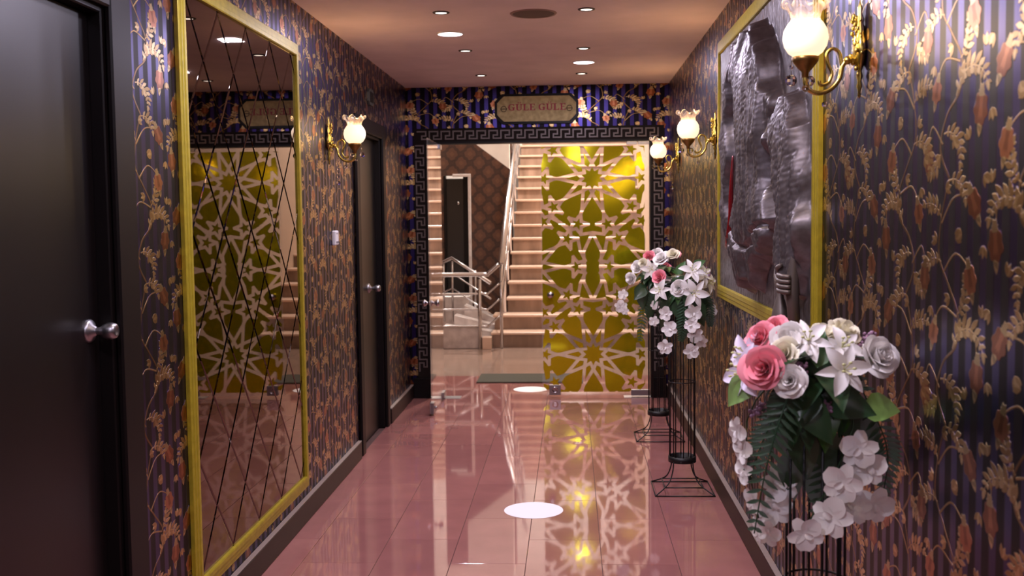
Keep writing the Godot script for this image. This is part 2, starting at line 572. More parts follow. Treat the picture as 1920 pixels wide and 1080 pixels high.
func wall_sconce(at: Vector3, out: float, label: String, chain: bool) -> void:
	# local x points away from the wall
	var t := thing("wall_sconce", label, "wall lamp", at, "opal glass wall sconces")
	t.rotation.y = 0.0 if out > 0 else PI
	var st := sto(false)
	# ornate backplate: a spindle of turned swellings with side scrolls
	lathe(st, [Vector2(0.0, -0.125), Vector2(0.008, -0.118), Vector2(0.006, -0.105), Vector2(0.014, -0.092), Vector2(0.009, -0.078), Vector2(0.016, -0.064), Vector2(0.011, -0.050), Vector2(0.020, -0.034), Vector2(0.030, -0.012), Vector2(0.034, 0.012), Vector2(0.028, 0.034), Vector2(0.020, 0.048), Vector2(0.024, 0.062), Vector2(0.016, 0.078), Vector2(0.019, 0.090), Vector2(0.010, 0.106), Vector2(0.012, 0.118), Vector2(0.004, 0.134), Vector2(0.0, 0.15)], 16, Transform3D(Basis.from_scale(Vector3(0.55, 1, 1)), Vector3(0.012, 0, 0)))
	var plate := part("backplate", st, M.brass, t)
	for s: float in [-1.0, 1.0]:
		for k in 3:
			st = sto(false)
			var y0 := -0.02 + k * 0.045
			var w := 0.034 - k * 0.007
			var pts := []
			for i in 11:
				var a := i / 10.0 * 4.6
				var r := 0.016 * (1.0 - i / 14.0)
				pts.append(Vector3(0.014, y0 + 0.012 + sin(a) * r, s * (w - r + cos(a) * r - 0.004)))
			tube(st, pts, 0.0042, 6)
			part("scroll", st, M.brass, plate)
	rng.seed = 77
	for k in 26:
		st = sto(false)
		var yy := rng.randf_range(-0.06, 0.10)
		var ww := 0.030 * (1.0 - absf(yy - 0.01) / 0.14)
		ball(st, Vector3(0.018 + rng.randf() * 0.012, yy, rng.randf_range(-ww, ww)), rng.randf_range(0.004, 0.0075), 6, Vector3(1, 1.4, 1))
		part("rosette_bead", st, M.brass, plate)
	# arm: a deep S with an inner scroll
	st = sto(false)
	tube(st, smooth3([Vector3(0.012, -0.022, 0), Vector3(0.040, -0.018, 0), Vector3(0.058, -0.036, 0), Vector3(0.066, -0.070, 0), Vector3(0.090, -0.098, 0), Vector3(0.122, -0.108, 0), Vector3(0.148, -0.098, 0), Vector3(0.158, -0.078, 0), Vector3(0.158, -0.055, 0)]), 0.0066, 10)
	ball(st, Vector3(0.044, -0.02, 0), 0.012, 10)
	part("arm", st, M.brass, t)
	st = sto(false)
	tube(st, smooth3([Vector3(0.060, -0.034, 0), Vector3(0.066, 0.000, 0), Vector3(0.084, 0.012, 0), Vector3(0.100, -0.002, 0), Vector3(0.096, -0.030, 0), Vector3(0.086, -0.055, 0), Vector3(0.096, -0.080, 0), Vector3(0.116, -0.086, 0), Vector3(0.120, -0.074, 0)]), 0.005, 8)
	part("arm_scroll", st, M.brass, t)
	st = sto(false)
	lathe(st, [Vector2(0.0, -0.066), Vector2(0.009, -0.064), Vector2(0.010, -0.050), Vector2(0.020, -0.040), Vector2(0.034, -0.022), Vector2(0.038, -0.010), Vector2(0.034, -0.008), Vector2(0.0, -0.012)], 20, Transform3D(Basis.IDENTITY, Vector3(0.158, 0, 0)))
	part("cup", st, M.bronze_dark, t)
	# opal globe with a ruffled clear collar
	st = sto(false)
	lathe(st, [Vector2(0.0, -0.010), Vector2(0.030, -0.009), Vector2(0.046, 0.002), Vector2(0.057, 0.020), Vector2(0.0615, 0.042), Vector2(0.058, 0.064), Vector2(0.049, 0.080), Vector2(0.041, 0.089)], 28, Transform3D(Basis.IDENTITY, Vector3(0.158, 0, 0)))
	var shade := part("globe_lamp", st, M.opal_lamp, t)
	st = sto(false)
	lathe(st, [Vector2(0.041, 0.088), Vector2(0.039, 0.096), Vector2(0.042, 0.108), Vector2(0.047, 0.120), Vector2(0.055, 0.130), Vector2(0.062, 0.134), Vector2(0.060, 0.136), Vector2(0.053, 0.132)], 42, Transform3D(Basis.IDENTITY, Vector3(0.158, 0, 0)), true)
	part("ruffle_collar", st, M.ruffle_glass, shade)
	# crystals
	var drops := [[Vector3(0.196, -0.072, 0.0), 0.0165], [Vector3(0.196, -0.036, 0.0), 0.006], [Vector3(0.142, -0.072, 0.016), 0.015], [Vector3(0.104, -0.138, 0.0), 0.009], [Vector3(0.160, -0.096, -0.012), 0.010]]
	if chain:
		for k in 5: drops.append([Vector3(0.060, -0.105 - k * 0.022, 0.0), 0.005 + 0.0012 * k])
		drops.append([Vector3(0.060, -0.225, 0.0), 0.014])
	for d: Array in drops:
		st = sto()
		ball(st, d[0], d[1], 10)
		part("crystal", st, M.crystal, t)
		st = sto()
		tube(st, [d[0] + Vector3(0, d[1], 0), d[0] + Vector3(0, d[1] + 0.012, 0)], 0.0008, 4)
		part("wire_hook", st, M.brass, t)
	var l := OmniLight3D.new()
	l.name = "globe_light"
	l.light_energy = SCONCE_ENERGY
	l.light_color = WARM
	l.light_size = 0.04
	l.omni_range = 20.0
	l.omni_attenuation = 2.0
	l.shadow_enabled = true
	l.position = Vector3(0.158, 0.045, 0)
	t.add_child(l)

func smooth3(pts: Array, steps := 5) -> Array:
	var out := []
	for i in pts.size() - 1:
		var a: Vector3 = pts[maxi(i - 1, 0)]; var b: Vector3 = pts[i]; var c: Vector3 = pts[i + 1]; var d: Vector3 = pts[mini(i + 2, pts.size() - 1)]
		for k in steps: out.append(b.cubic_interpolate(c, a, d, float(k) / steps))
	out.append(pts[-1])
	return out

# ---------------------------------------------------------------- the corridor shell
func shell() -> void:
	var T := 0.12
	# floor slab with single tiles
	var fl := thing("floor", "rose pink glazed floor tiles laid lengthwise down the corridor", "floor", Vector3.ZERO, "", "structure")
	part("screed", boxed(Vector3(XL - T, -0.15, -9.96), Vector3(XR + T, -0.004, ZN)), M.grout, fl)
	var s := 0.33
	var tl := 0.69
	var x0 := -0.2072
	var cache := {}
	for c in range(-4, 4):
		var xa := maxf(x0 + c * s, XL + 0.0)
		var xb := minf(x0 + (c + 1) * s, XR - 0.0)
		if xb - xa < 0.02: continue
		var ph := -4.86 if posmod(c, 2) == 0 else -4.515
		for k in range(-9, 18):
			var za := ph + k * tl
			var zb := za + tl
			za = maxf(za, -9.96)
			zb = minf(zb, ZN)
			if zb - za < 0.03: continue
			if za < ZB and zb > ZB and false: continue
			var size := Vector2(snappedf(xb - xa, 0.0001), snappedf(zb - za, 0.0001))
			if not cache.has(size):
				cache[size] = mesh_of(boxed(Vector3(-size.x / 2 + 0.0011, -0.008, -size.y / 2 + 0.0011), Vector3(size.x / 2 - 0.0011, 0, size.y / 2 - 0.0011), 0.0009))
			put("tile", cache[size], M["rose_tile_%d" % posmod(c * 7 + k * 5, 3)], fl, Vector3((xa + xb) / 2, 0, (za + zb) / 2))
	solo("ceiling", boxed(Vector3(XL - T, HC, ZB), Vector3(XR + T, HC + 0.1, ZN + T)), M.plaster, "smooth plastered corridor ceiling over dark wallpapered walls", "ceiling", "", "structure")
	# long wall with the two doors
	var st := sto()
	for e: Array in [[ZN + T, -2.04, 0.0, HC], [-2.04, -3.06, 2.14, HC], [-3.06, -6.66, 0.0, HC], [-6.66, -7.52, 2.08, HC], [-7.52, ZB, 0.0, HC]]:
		box(st, Vector3(XL - T, e[2], e[1]), Vector3(XL, e[3], e[0]))
	solo("wall_left", st, M.gilt_wallpaper, "wall of dark striped wallpaper with gilt flowers behind the mirror", "wall", "", "structure")
	solo("wall_right", boxed(Vector3(XR, 0, ZB), Vector3(XR + T, HC, ZN + T)), M.gilt_wallpaper, "wall of dark striped wallpaper with gilt flowers behind the relief panel", "wall", "", "structure")
	solo("wall_front", boxed(Vector3(XL, 0, ZN), Vector3(XR, HC, ZN + T)), M.gilt_wallpaper, "wallpapered end of the corridor opposite the glass doors", "wall", "", "structure")
	st = sto()
	box(st, Vector3(XL, 0, ZB - 0.06), Vector3(-1.19, HC, ZB))
	box(st, Vector3(0.664, 0, ZB - 0.06), Vector3(XR, HC, ZB))
	box(st, Vector3(-1.19, 2.125, ZB - 0.06), Vector3(0.664, HC, ZB))
	solo("wall_back", st, M.gilt_wallpaper, "navy wallpapered end wall with cream flowers round the glass doorway", "wall", "", "structure")
	# hall side of the end wall
	st = sto()
	box(st, Vector3(HALL_L, 0, ZB - 0.12), Vector3(-1.19, HALL_H, ZB - 0.06))
	box(st, Vector3(0.664, 0, ZB - 0.12), Vector3(HALL_R, HALL_H, ZB - 0.06))
	box(st, Vector3(-1.19, 2.125, ZB - 0.12), Vector3(0.664, HALL_H, ZB - 0.06))
	solo("wall_doorway", st, M.hall_wall, "plain stair hall side of the doorway wall", "wall", "", "structure")
	# skirting
	for e: Array in [[-3.22, -6.52], [-7.64, ZB]]:
		skirt(Vector3(XL, 0, e[1]), Vector3(XL + 0.025, 0.115, e[0]), "baseboard_left", "dark brown baseboard with pale top edge along the mirror wall")
	skirt(Vector3(XL, 0, -1.86), Vector3(XL + 0.025, 0.115, ZN), "baseboard_left", "dark brown baseboard with pale top edge along the mirror wall")
	skirt(Vector3(XR - 0.025, 0, ZB), Vector3(XR, 0.115, ZN), "baseboard_right", "dark brown baseboard with pale top edge under the relief wall")
	skirt(Vector3(XL + 0.025, 0, ZB), Vector3(-1.19, 0.17, ZB + 0.02), "baseboard_back", "short black baseboard beside the open glass leaf")
	skirt(Vector3(0.664, 0, ZB), Vector3(XR - 0.025, 0.17, ZB + 0.02), "baseboard_back", "short black baseboard behind the far flower stand")

func skirt(lo: Vector3, hi: Vector3, called: String, label: String) -> void:
	var t := thing(called, label, "baseboard", Vector3.ZERO, "", "structure")
	var pale := hi.y < 0.16
	part("board", boxed(lo, Vector3(hi.x, hi.y - (0.006 if pale else 0.0), hi.z), 0.003), M.skirting if pale else M.dark_wood, t)
	if pale: part("top_edge", boxed(Vector3(lo.x, hi.y - 0.006, lo.z), hi, 0.002), M.skirting_edge, t)

func door(called: String, z0: float, z1: float, top: float, outer: float, knob_z: float, knob_y: float, label: String) -> void:
	# a closed leaf set back in the long wall, with jambs, casing and a ball knob
	var t := thing(called, label, "door", Vector3(XL, 0, (z0 + z1) / 2), "", "structure")
	var o := Vector3(0, 0, -(z0 + z1) / 2)
	part("leaf", boxed(Vector3(-0.085, 0.004, z1 + 0.03) + o, Vector3(-0.040, top - 0.03, z0 - 0.03) + o, 0.004), M.door_black, t)
	part("jamb", boxed(Vector3(-0.12, 0, z1) + o, Vector3(0.0, top, z1 + 0.03) + o, 0.004), M.dark_wood, t)
	part("jamb", boxed(Vector3(-0.12, 0, z0 - 0.03) + o, Vector3(0.0, top, z0) + o, 0.004), M.dark_wood, t)
	part("head_jamb", boxed(Vector3(-0.12, top - 0.03, z1 + 0.03) + o, Vector3(0.0, top, z0 - 0.03) + o, 0.004), M.dark_wood, t)
	part("casing", boxed(Vector3(0, 0, z1 - outer) + o, Vector3(0.022, top + outer, z1 + 0.012) + o, 0.006), M.dark_wood, t)
	part("casing", boxed(Vector3(0, 0, z0 - 0.012) + o, Vector3(0.022, top + outer, z0 + outer) + o, 0.006), M.dark_wood, t)
	part("head_casing", boxed(Vector3(0, top - 0.012, z1 + 0.012) + o, Vector3(0.022, top + outer, z0 - 0.012) + o, 0.006), M.dark_wood, t)
	var k := Node3D.new()
	k.name = "knob"
	t.add_child(k)
	k.position = Vector3(-0.040, knob_y, knob_z) + o
	k.rotation.z = -PI / 2     # local y points into the corridor
	var st := sto(false)
	lathe(st, [Vector2(0.034, 0.0), Vector2(0.034, 0.003), Vector2(0.030, 0.008), Vector2(0.018, 0.014), Vector2(0.012, 0.022), Vector2(0.0, 0.022)], 28)
	part("rosette", st, M.brushed_steel, k)
	st = sto(false)
	lathe(st, [Vector2(0.010, 0.018), Vector2(0.011, 0.032), Vector2(0.018, 0.042), Vector2(0.0235, 0.054), Vector2(0.0245, 0.066), Vector2(0.021, 0.078), Vector2(0.014, 0.083), Vector2(0.009, 0.080), Vector2(0.0, 0.080)], 28)
	part("ball", st, M.brushed_steel, k)

# ---------------------------------------------------------------- framed things
func frame_profile(t: Node3D, a0: float, a1: float, b0: float, b1: float, w: float, d: float, out: float, m: Material) -> void:
	# a mitred, stepped moulding round the rectangle (z from a0 to a1, y from b0 to b1), face towards x * out
	var prof := [Vector2(0, 0), Vector2(0, d * 0.62), Vector2(w * 0.04, d * 0.7), Vector2(w * 0.30, d * 0.7), Vector2(w * 0.34, d * 0.86), Vector2(w * 0.60, d * 0.86), Vector2(w * 0.64, d), Vector2(w * 0.92, d), Vector2(w, d * 0.9), Vector2(w, d * 0.2)]
	var corners := [Vector2(a0, b0), Vector2(a1, b0), Vector2(a1, b1), Vector2(a0, b1)]
	var names := ["bottom_rail", "stile", "top_rail", "stile"]
	for i in 4:
		var st := sto()
		var c0: Vector2 = corners[i]; var c1: Vector2 = corners[(i + 1) % 4]
		var mid := Vector2((a0 + a1) / 2, (b0 + b1) / 2)
		for k in prof.size() - 1:
			var q: Array[Vector3] = []
			for e: Array in [[c0, k], [c1, k], [c1, k + 1], [c0, k + 1]]:
				var c: Vector2 = e[0]
				var p: Vector2 = prof[e[1]]
				var inw := Vector2(signf(mid.x - c.x), signf(mid.y - c.y)) * p.x
				q.append(Vector3(out * p.y, c.y + inw.y, c.x + inw.x))
			if out > 0: quad(st, q[3], q[2], q[1], q[0])
			else: quad(st, q[0], q[1], q[2], q[3])
		part(names[i], st, m, t)

func mirror() -> void:
	var a0 := -5.215; var a1 := -3.60; var b0 := 0.165; var b1 := 2.365
	var t := thing("wall_mirror", "tall bronze tinted mirror of diamond panes in a yellow gilt frame", "mirror", Vector3(XL + 0.001, 0, 0))
	frame_profile(t, a0, a1, b0, b1, 0.060, 0.022, 1.0, M.gilt_frame)
	part("backing", boxed(Vector3(0.0, b0 + 0.02, a0 + 0.02), Vector3(0.006, b1 - 0.02, a1 - 0.02)), M.mirror_backing, t)
	var rect := PackedVector2Array([Vector2(a0 + 0.056, b0 + 0.056), Vector2(a1 - 0.056, b0 + 0.056), Vector2(a1 - 0.056, b1 - 0.056), Vector2(a0 + 0.056, b1 - 0.056)])
	var hz := 0.175; var hy := 0.2062
	for j in range(-1, 12):
		for i in range(-6, 7):
			if posmod(i + j, 2) != 0: continue
			var c := Vector2(-4.03 - hz + i * hz, 2.296 - hy * 10 + j * hy)
			var dia := PackedVector2Array([c + Vector2(hz, 0), c + Vector2(0, hy), c + Vector2(-hz, 0), c + Vector2(0, -hy)])
			for raw in Geometry2D.intersect_polygons(dia, rect):
				if absf(signed_area(raw)) < 4e-4: continue
				var p: PackedVector2Array = raw
				if signed_area(p) < 0: p.reverse()
				p = inset(p, 0.0008)
				var q := inset(p, 0.007)
				var st := sto()
				# (z, y) seen from the corridor: z runs to the viewer's right-hand side mirrored, so faces turn over
				for k in p.size():
					var k2 := (k + 1) % p.size()
					quad(st, Vector3(0.0075, p[k2].y, p[k2].x), Vector3(0.0075, p[k].y, p[k].x), Vector3(0.0093, q[k].y, q[k].x), Vector3(0.0093, q[k2].y, q[k2].x))
					quad(st, Vector3(0.006, p[k2].y, p[k2].x), Vector3(0.006, p[k].y, p[k].x), Vector3(0.0075, p[k].y, p[k].x), Vector3(0.0075, p[k2].y, p[k2].x))
				for k in range(1, q.size() - 1):
					tri(st, Vector3(0.0093, q[0].y, q[0].x), Vector3(0.0093, q[k + 1].y, q[k + 1].x), Vector3(0.0093, q[k].y, q[k].x))
				part("mirror_pane", st, M.bronze_mirror, t)

func inset(p: PackedVector2Array, d: float) -> PackedVector2Array:   # convex, counter-clockwise
	var out := PackedVector2Array()
	var n := p.size()
	for i in n:
		var a := p[posmod(i - 1, n)]; var b := p[i]; var c := p[(i + 1) % n]
		var e0 := (b - a).normalized(); var e1 := (c - b).normalized()
		var n0 := Vector2(-e0.y, e0.x); var n1 := Vector2(-e1.y, e1.x)
		var den := 1.0 + n0.dot(n1)
		out.append(b + (n0 + n1) * d / maxf(den, 0.25))
	return out

func sd_poly(p: Vector2, v: PackedVector2Array) -> float:   # positive inside
	var d := 1e9
	var inside := false
	for i in v.size():
		var a := v[i]; var b := v[(i + 1) % v.size()]
		var e := b - a
		var w := p - a
		d = minf(d, (w - e * clampf(w.dot(e) / e.length_squared(), 0, 1)).length_squared())
		if (a.y > p.y) != (b.y > p.y) and p.x < (b.x - a.x) * (p.y - a.y) / (b.y - a.y) + a.x:
			inside = not inside
	return sqrt(d) * (1.0 if inside else -1.0)

func relief() -> void:
	var a0 := -5.76; var a1 := -3.44; var b0 := 1.065; var b1 := 2.415
	var t := thing("relief_panel", "large dark metallic relief of draped hooded figures in a yellow gilt frame", "wall art", Vector3(XR - 0.001, 0, 0))
	frame_profile(t, a0, a1, b0, b1, 0.068, 0.022, -1.0, M.gilt_frame)
	var f1 := PackedVector2Array([Vector2(-4.45, 2.29), Vector2(-4.65, 2.28), Vector2(-4.85, 2.19), Vector2(-4.93, 2.03), Vector2(-5.10, 1.87), Vector2(-4.99, 1.69), Vector2(-5.02, 1.50), Vector2(-4.91, 1.40), Vector2(-4.80, 1.37), Vector2(-4.70, 1.28), Vector2(-4.64, 1.15), Vector2(-4.52, 1.22), Vector2(-4.40, 1.20), Vector2(-4.22, 1.33), Vector2(-4.0, 1.40), Vector2(-3.96, 1.51), Vector2(-4.06, 1.65), Vector2(-3.98, 1.80), Vector2(-4.02, 1.95), Vector2(-4.13, 2.14), Vector2(-4.24, 2.23)])
	var f2 := PackedVector2Array([Vector2(-3.75, 1.95), Vector2(-3.82, 1.88), Vector2(-3.97, 1.84), Vector2(-3.93, 1.74), Vector2(-3.86, 1.66), Vector2(-3.80, 1.50), Vector2(-3.82, 1.36), Vector2(-3.78, 1.25), Vector2(-3.60, 1.22), Vector2(-3.56, 1.30), Vector2(-3.54, 1.50), Vector2(-3.54, 1.68), Vector2(-3.56, 1.82), Vector2(-3.66, 1.90)])
	var slit := PackedVector2Array([Vector2(-4.66, 2.12), Vector2(-4.58, 1.98), Vector2(-4.62, 1.75), Vector2(-4.66, 1.42), Vector2(-4.72, 1.40), Vector2(-4.71, 1.75), Vector2(-4.72, 2.0)])
	var folds := FastNoiseLite.new()
	folds.seed = 5
	folds.frequency = 1.0
	folds.fractal_octaves = 3
	folds.fractal_type = FastNoiseLite.FRACTAL_RIDGED
	var fine := FastNoiseLite.new()
	fine.seed = 9
	fine.frequency = 1.0
	fine.fractal_octaves = 4
	var soft := FastNoiseLite.new()
	soft.seed = 14
	soft.frequency = 1.0
	soft.fractal_type = FastNoiseLite.FRACTAL_NONE
	var nz := 420; var ny := 250
	var za := a0 + 0.055; var zb := a1 - 0.055
	var ya := b0 + 0.055; var yb := b1 - 0.055
	var pts: Array[Vector3] = []
	for j in ny + 1:
		for i in nz + 1:
			var z := lerpf(za, zb, float(i) / nz)
			var y := lerpf(ya, yb, float(j) / ny)
			var wob := Vector2(soft.get_noise_2d(z * 5, y * 5), soft.get_noise_2d(z * 9 + 40, y * 4)) * 0.03
			var p := Vector2(z, y) + wob
			var grit := fine.get_noise_2d(z * 70, y * 45)
			var h := 0.0025 * fine.get_noise_2d(z * 26, y * 6) + 0.0012 * grit
			var d1 := sd_poly(p, f1)
			if d1 > -0.02:
				var e := smoothstep(-0.006, 0.03, d1)
				var spread := (z + 4.5) / (1.0 + (2.3 - y) * 0.30)
				var drift := soft.get_noise_2d(z * 1.3 + 11, y * 1.2) * 1.2 + soft.get_noise_2d(z * 5, y * 1.0) * 0.35
				var f := pow(absf(sin(spread * 15.0 + drift * 1.6)), 0.5) * 0.046 + pow(absf(sin(spread * 37.0 + drift * 2.4 + 1.0)), 0.55) * 0.020 + 0.007 * pow(absf(sin(spread * 81.0 + drift * 4.0)), 0.6) + 0.004 * soft.get_noise_2d(z * 18, y * 4)
				f += 0.003 * fine.get_noise_2d(spread * 40, y * 4) + 0.002 * grit
				h += e * (0.022 + f + 0.030 * smoothstep(0.0, 0.18, d1))
				h -= 0.045 * smoothstep(-0.012, 0.02, sd_poly(p, slit))
				h -= 0.020 * smoothstep(0.02, 0.0, absf(y - 1.42 - 0.05 * sin(z * 9.0))) * smoothstep(-4.72, -4.6, z)
			var d2 := sd_poly(p, f2)
			if d2 > -0.02:
				var e := smoothstep(-0.006, 0.025, d2)
				var drift := soft.get_noise_2d(z * 2 + 31, y * 1.3) * 1.2
				h += e * (0.022 + 0.034 * pow(absf(sin(z * 22.0 + y * 2.0 + drift * 1.8)), 0.5) + 0.005 * soft.get_noise_2d(z * 24, y * 4) + 0.016 * pow(absf(sin(z * 47.0 + drift * 2.0)), 0.6) + 0.003 * grit + 0.02 * smoothstep(0.0, 0.09, d2))
			var rough := smoothstep(0.15, 0.0, absf(z + 5.35)) * smoothstep(0.35, 0.0, absf(y - 2.0))
			h += rough * 0.010 * maxf(0.0, folds.get_noise_2d(z * 5, y * 1.5))
			pts.append(Vector3(-0.010 - maxf(h, -0.003), y, z))
	var st := sto(false)
	for j in ny:
		for i in nz:
			var k := j * (nz + 1) + i
			quad(st, pts[k], pts[k + 1], pts[k + nz + 2], pts[k + nz + 1])
	part("relief_cast", st, M.relief_metal, t)
	part("backing", boxed(Vector3(-0.006, b0 + 0.03, a0 + 0.03), Vector3(0.0, b1 - 0.03, a1 - 0.03)), M.mirror_backing, t)
	# red lacquered cord hanging from the cloak
	st = sto(false)
	tube(st, smooth3([Vector3(-0.100, 1.76, -4.66), Vector3(-0.106, 1.62, -4.665), Vector3(-0.104, 1.48, -4.69), Vector3(-0.100, 1.40, -4.76), Vector3(-0.092, 1.35, -4.87)]), [0.004, 0.005, 0.006, 0.007, 0.008, 0.009, 0.010, 0.011, 0.011, 0.012, 0.013, 0.014, 0.015, 0.016, 0.016, 0.017, 0.017, 0.016, 0.015, 0.011, 0.005], 8)
	meta(part("red_cord", st, M.red_lacquer, t), "dark red lacquered cord")
	# staff gripped by a sculpted hand, and the drop hanging over the frame
	st = sto(false)
	tube(st, [Vector3(-0.05, 1.11, -3.61), Vector3(-0.06, 1.25, -3.607), Vector3(-0.055, 1.40, -3.605), Vector3(-0.03, 1.52, -3.60)], [0.020, 0.022, 0.020, 0.010], 10)
	part("sculpted_staff", st, M.relief_bronze, t)
	st = sto(false)
	tube(st, smooth3([Vector3(-0.03, 1.35, -3.90), Vector3(-0.05, 1.30, -3.86), Vector3(-0.065, 1.27, -3.78), Vector3(-0.075, 1.275, -3.70), Vector3(-0.078, 1.28, -3.66)], 3), [0.012, 0.018, 0.022, 0.024, 0.024, 0.023, 0.022, 0.021, 0.022, 0.024, 0.025, 0.022, 0.014], 10)
	for k in 4:
		var y := 1.30 - k * 0.017
		tube(st, smooth3([Vector3(-0.085, y, -3.68), Vector3(-0.102, y, -3.63), Vector3(-0.095, y - 0.002, -3.59), Vector3(-0.072, y - 0.003, -3.578)], 3), [0.0095, 0.0095, 0.0095, 0.009, 0.009, 0.009, 0.0085, 0.0085, 0.008, 0.007], 7)
	tube(st, [Vector3(-0.08, 1.30, -3.69), Vector3(-0.10, 1.325, -3.65), Vector3(-0.095, 1.335, -3.62)], [0.011, 0.010, 0.007], 7)
	part("sculpted_hand", st, M.relief_bronze, t)
	st = sto(false)
	lathe(st, [Vector2(0.0, -0.115), Vector2(0.030, -0.105), Vector2(0.045, -0.075), Vector2(0.048, -0.04), Vector2(0.038, 0.0), Vector2(0.020, 0.045), Vector2(0.008, 0.085), Vector2(0.0, 0.10)], 16, Transform3D(Basis.from_scale(Vector3(0.7, 1, 1)), Vector3(-0.062, 1.165, -3.80)))
	tube(st, smooth3([Vector3(-0.06, 1.24, -3.80), Vector3(-0.05, 1.30, -3.84), Vector3(-0.045, 1.36, -3.88), Vector3(-0.035, 1.40, -3.87)], 3), 0.012, 8)
	part("sculpted_drop", st, M.relief_bronze, t)

# ---------------------------------------------------------------- the doorway
func meander_mesh(u: float, b: float) -> ArrayMesh:
	var st := sto()
	var w := 0.011
	var path := [Vector2(0, 1), Vector2(0.70, 1), Vector2(0.70, 0.42), Vector2(0.36, 0.42), Vector2(0.36, 0), Vector2(1, 0), Vector2(1, 1)]
	for i in path.size() - 1:
		var p0: Vector2 = Vector2(path[i].x * u, path[i].y * b); var p1: Vector2 = Vector2(path[i + 1].x * u, path[i + 1].y * b)
		var lo := p0.min(p1) - Vector2(w, w) / 2; var hi := p0.max(p1) + Vector2(w, w) / 2
		box(st, Vector3(lo.x, lo.y, 0), Vector3(hi.x, hi.y, 0.003))
	return mesh_of(st)

func doorway_trim() -> void:
	var zf := ZB + 0.006
	var u := 0.0985
	var key := meander_mesh(u, 0.062)
	var t := thing("trim_1", "grey Greek key border on black across the top of the doorway", "border", Vector3(0, 0, ZB), "", "structure")
	part("border_strip", boxed(Vector3(-1.285, 2.128, 0), Vector3(0.764, 2.238, 0.006)), M.key_ground, t)
	for i in 20: put("key_motif", key, M.key_line, t, Vector3(-1.255 + i * u, 2.152, 0.006))
	for s in 2:
		t = thing("trim_%d" % (s + 2), ["grey Greek key border running down the jamb by the open leaf", "grey Greek key border running down the jamb by the gold leaf"][s], "border", Vector3(0, 0, ZB), "", "structure")
		var xa: float = [-1.285, 0.664][s]
		var xb: float = [-1.19, 0.764][s]
		part("border_strip", boxed(Vector3(xa, 0.17, 0), Vector3(xb, 2.128, 0.006)), M.key_ground, t)
		for i in 19:
			var o := put("key_motif", key, M.key_line, t, Vector3(xb - 0.018, 2.10 - (i + 1) * u, 0.006))
			o.rotation.z = PI / 2
	# jamb linings
	for s in 3:
		t = thing("trim_%d" % (s + 4), ["black lining of the doorway by the open leaf", "black lining of the doorway by the gold leaf", "black lining along the doorway's head"][s], "jamb", Vector3.ZERO, "", "structure")
		var st := sto()
		if s == 0: box(st, Vector3(-1.192, 0, ZB - 0.122), Vector3(-1.176, 2.13, ZB + 0.008))
		elif s == 1: box(st, Vector3(0.650, 0, ZB - 0.122), Vector3(0.666, 2.13, ZB + 0.008))
		else: box(st, Vector3(-1.176, 2.112, ZB - 0.122), Vector3(0.650, 2.128, ZB + 0.008))
		part("lining", st, M.dark_wood, t)

func notched(w: float, h: float, n: float) -> PackedVector2Array:
	return PackedVector2Array([Vector2(-w + n, -h), Vector2(w - n, -h), Vector2(w - n * 0.45, -h + n * 0.5), Vector2(w, -h + n), Vector2(w, h - n), Vector2(w - n * 0.45, h - n * 0.5), Vector2(w - n, h), Vector2(-w + n, h), Vector2(-w + n * 0.45, h - n * 0.5), Vector2(-w, h - n), Vector2(-w, -h + n), Vector2(-w + n * 0.45, -h + n * 0.5)])

func plaque() -> void:
	var t := thing("door_sign", "parchment coloured plaque with notched corners and crimson lettering over the doorway", "sign", Vector3(-0.271, 2.385, ZB))
	var st := sto()
	prism(st, notched(0.342, 0.122, 0.062), 0.022, Transform3D.IDENTITY)
	part("frame", st, M.dark_wood, t)
	st = sto()
	prism(st, notched(0.322, 0.102, 0.056), 0.004, Transform3D(Basis.IDENTITY, Vector3(0, 0, 0.021)))
	part("face", st, M.parchment, t)
	var font := SystemFont.new()
	font.font_names = PackedStringArray(["Droid Serif"])
	font.font_weight = 700
	var tm := TextMesh.new()
	tm.text = "GÜLE GÜLE"
	tm.font = font
	tm.font_size = 48
	tm.pixel_size = 0.00155
	tm.depth = 0.002
	var o := put("lettering", tm, M.crimson_print, t, Vector3(0.002, 0.012, 0.0262))
	o.scale = Vector3(1.08, 1.0, 1.0)
	for s: float in [-1.0, 1.0]:
		st = sto(false)
		var ring := []
		for i in 25: ring.append(Vector3(s * 0.268 + cos(TAU * i / 24) * 0.022, sin(TAU * i / 24) * 0.022, 0.0262))
		tube(st, ring, 0.003, 6)
		box(st, Vector3(s * 0.268 - 0.026, -0.003, 0.025), Vector3(s * 0.268 + 0.026, 0.003, 0.0282))
		part("emblem", st, M.dark_print, t)

func chain_up(segs: Array, pts: Array, closed := false) -> void:
	for i in pts.size() - (0 if closed else 1): segs.append([pts[i], pts[(i + 1) % pts.size()]])

func polar(c: Vector2, r: float, deg: float) -> Vector2:
	return c + Vector2.from_angle(deg_to_rad(deg)) * r

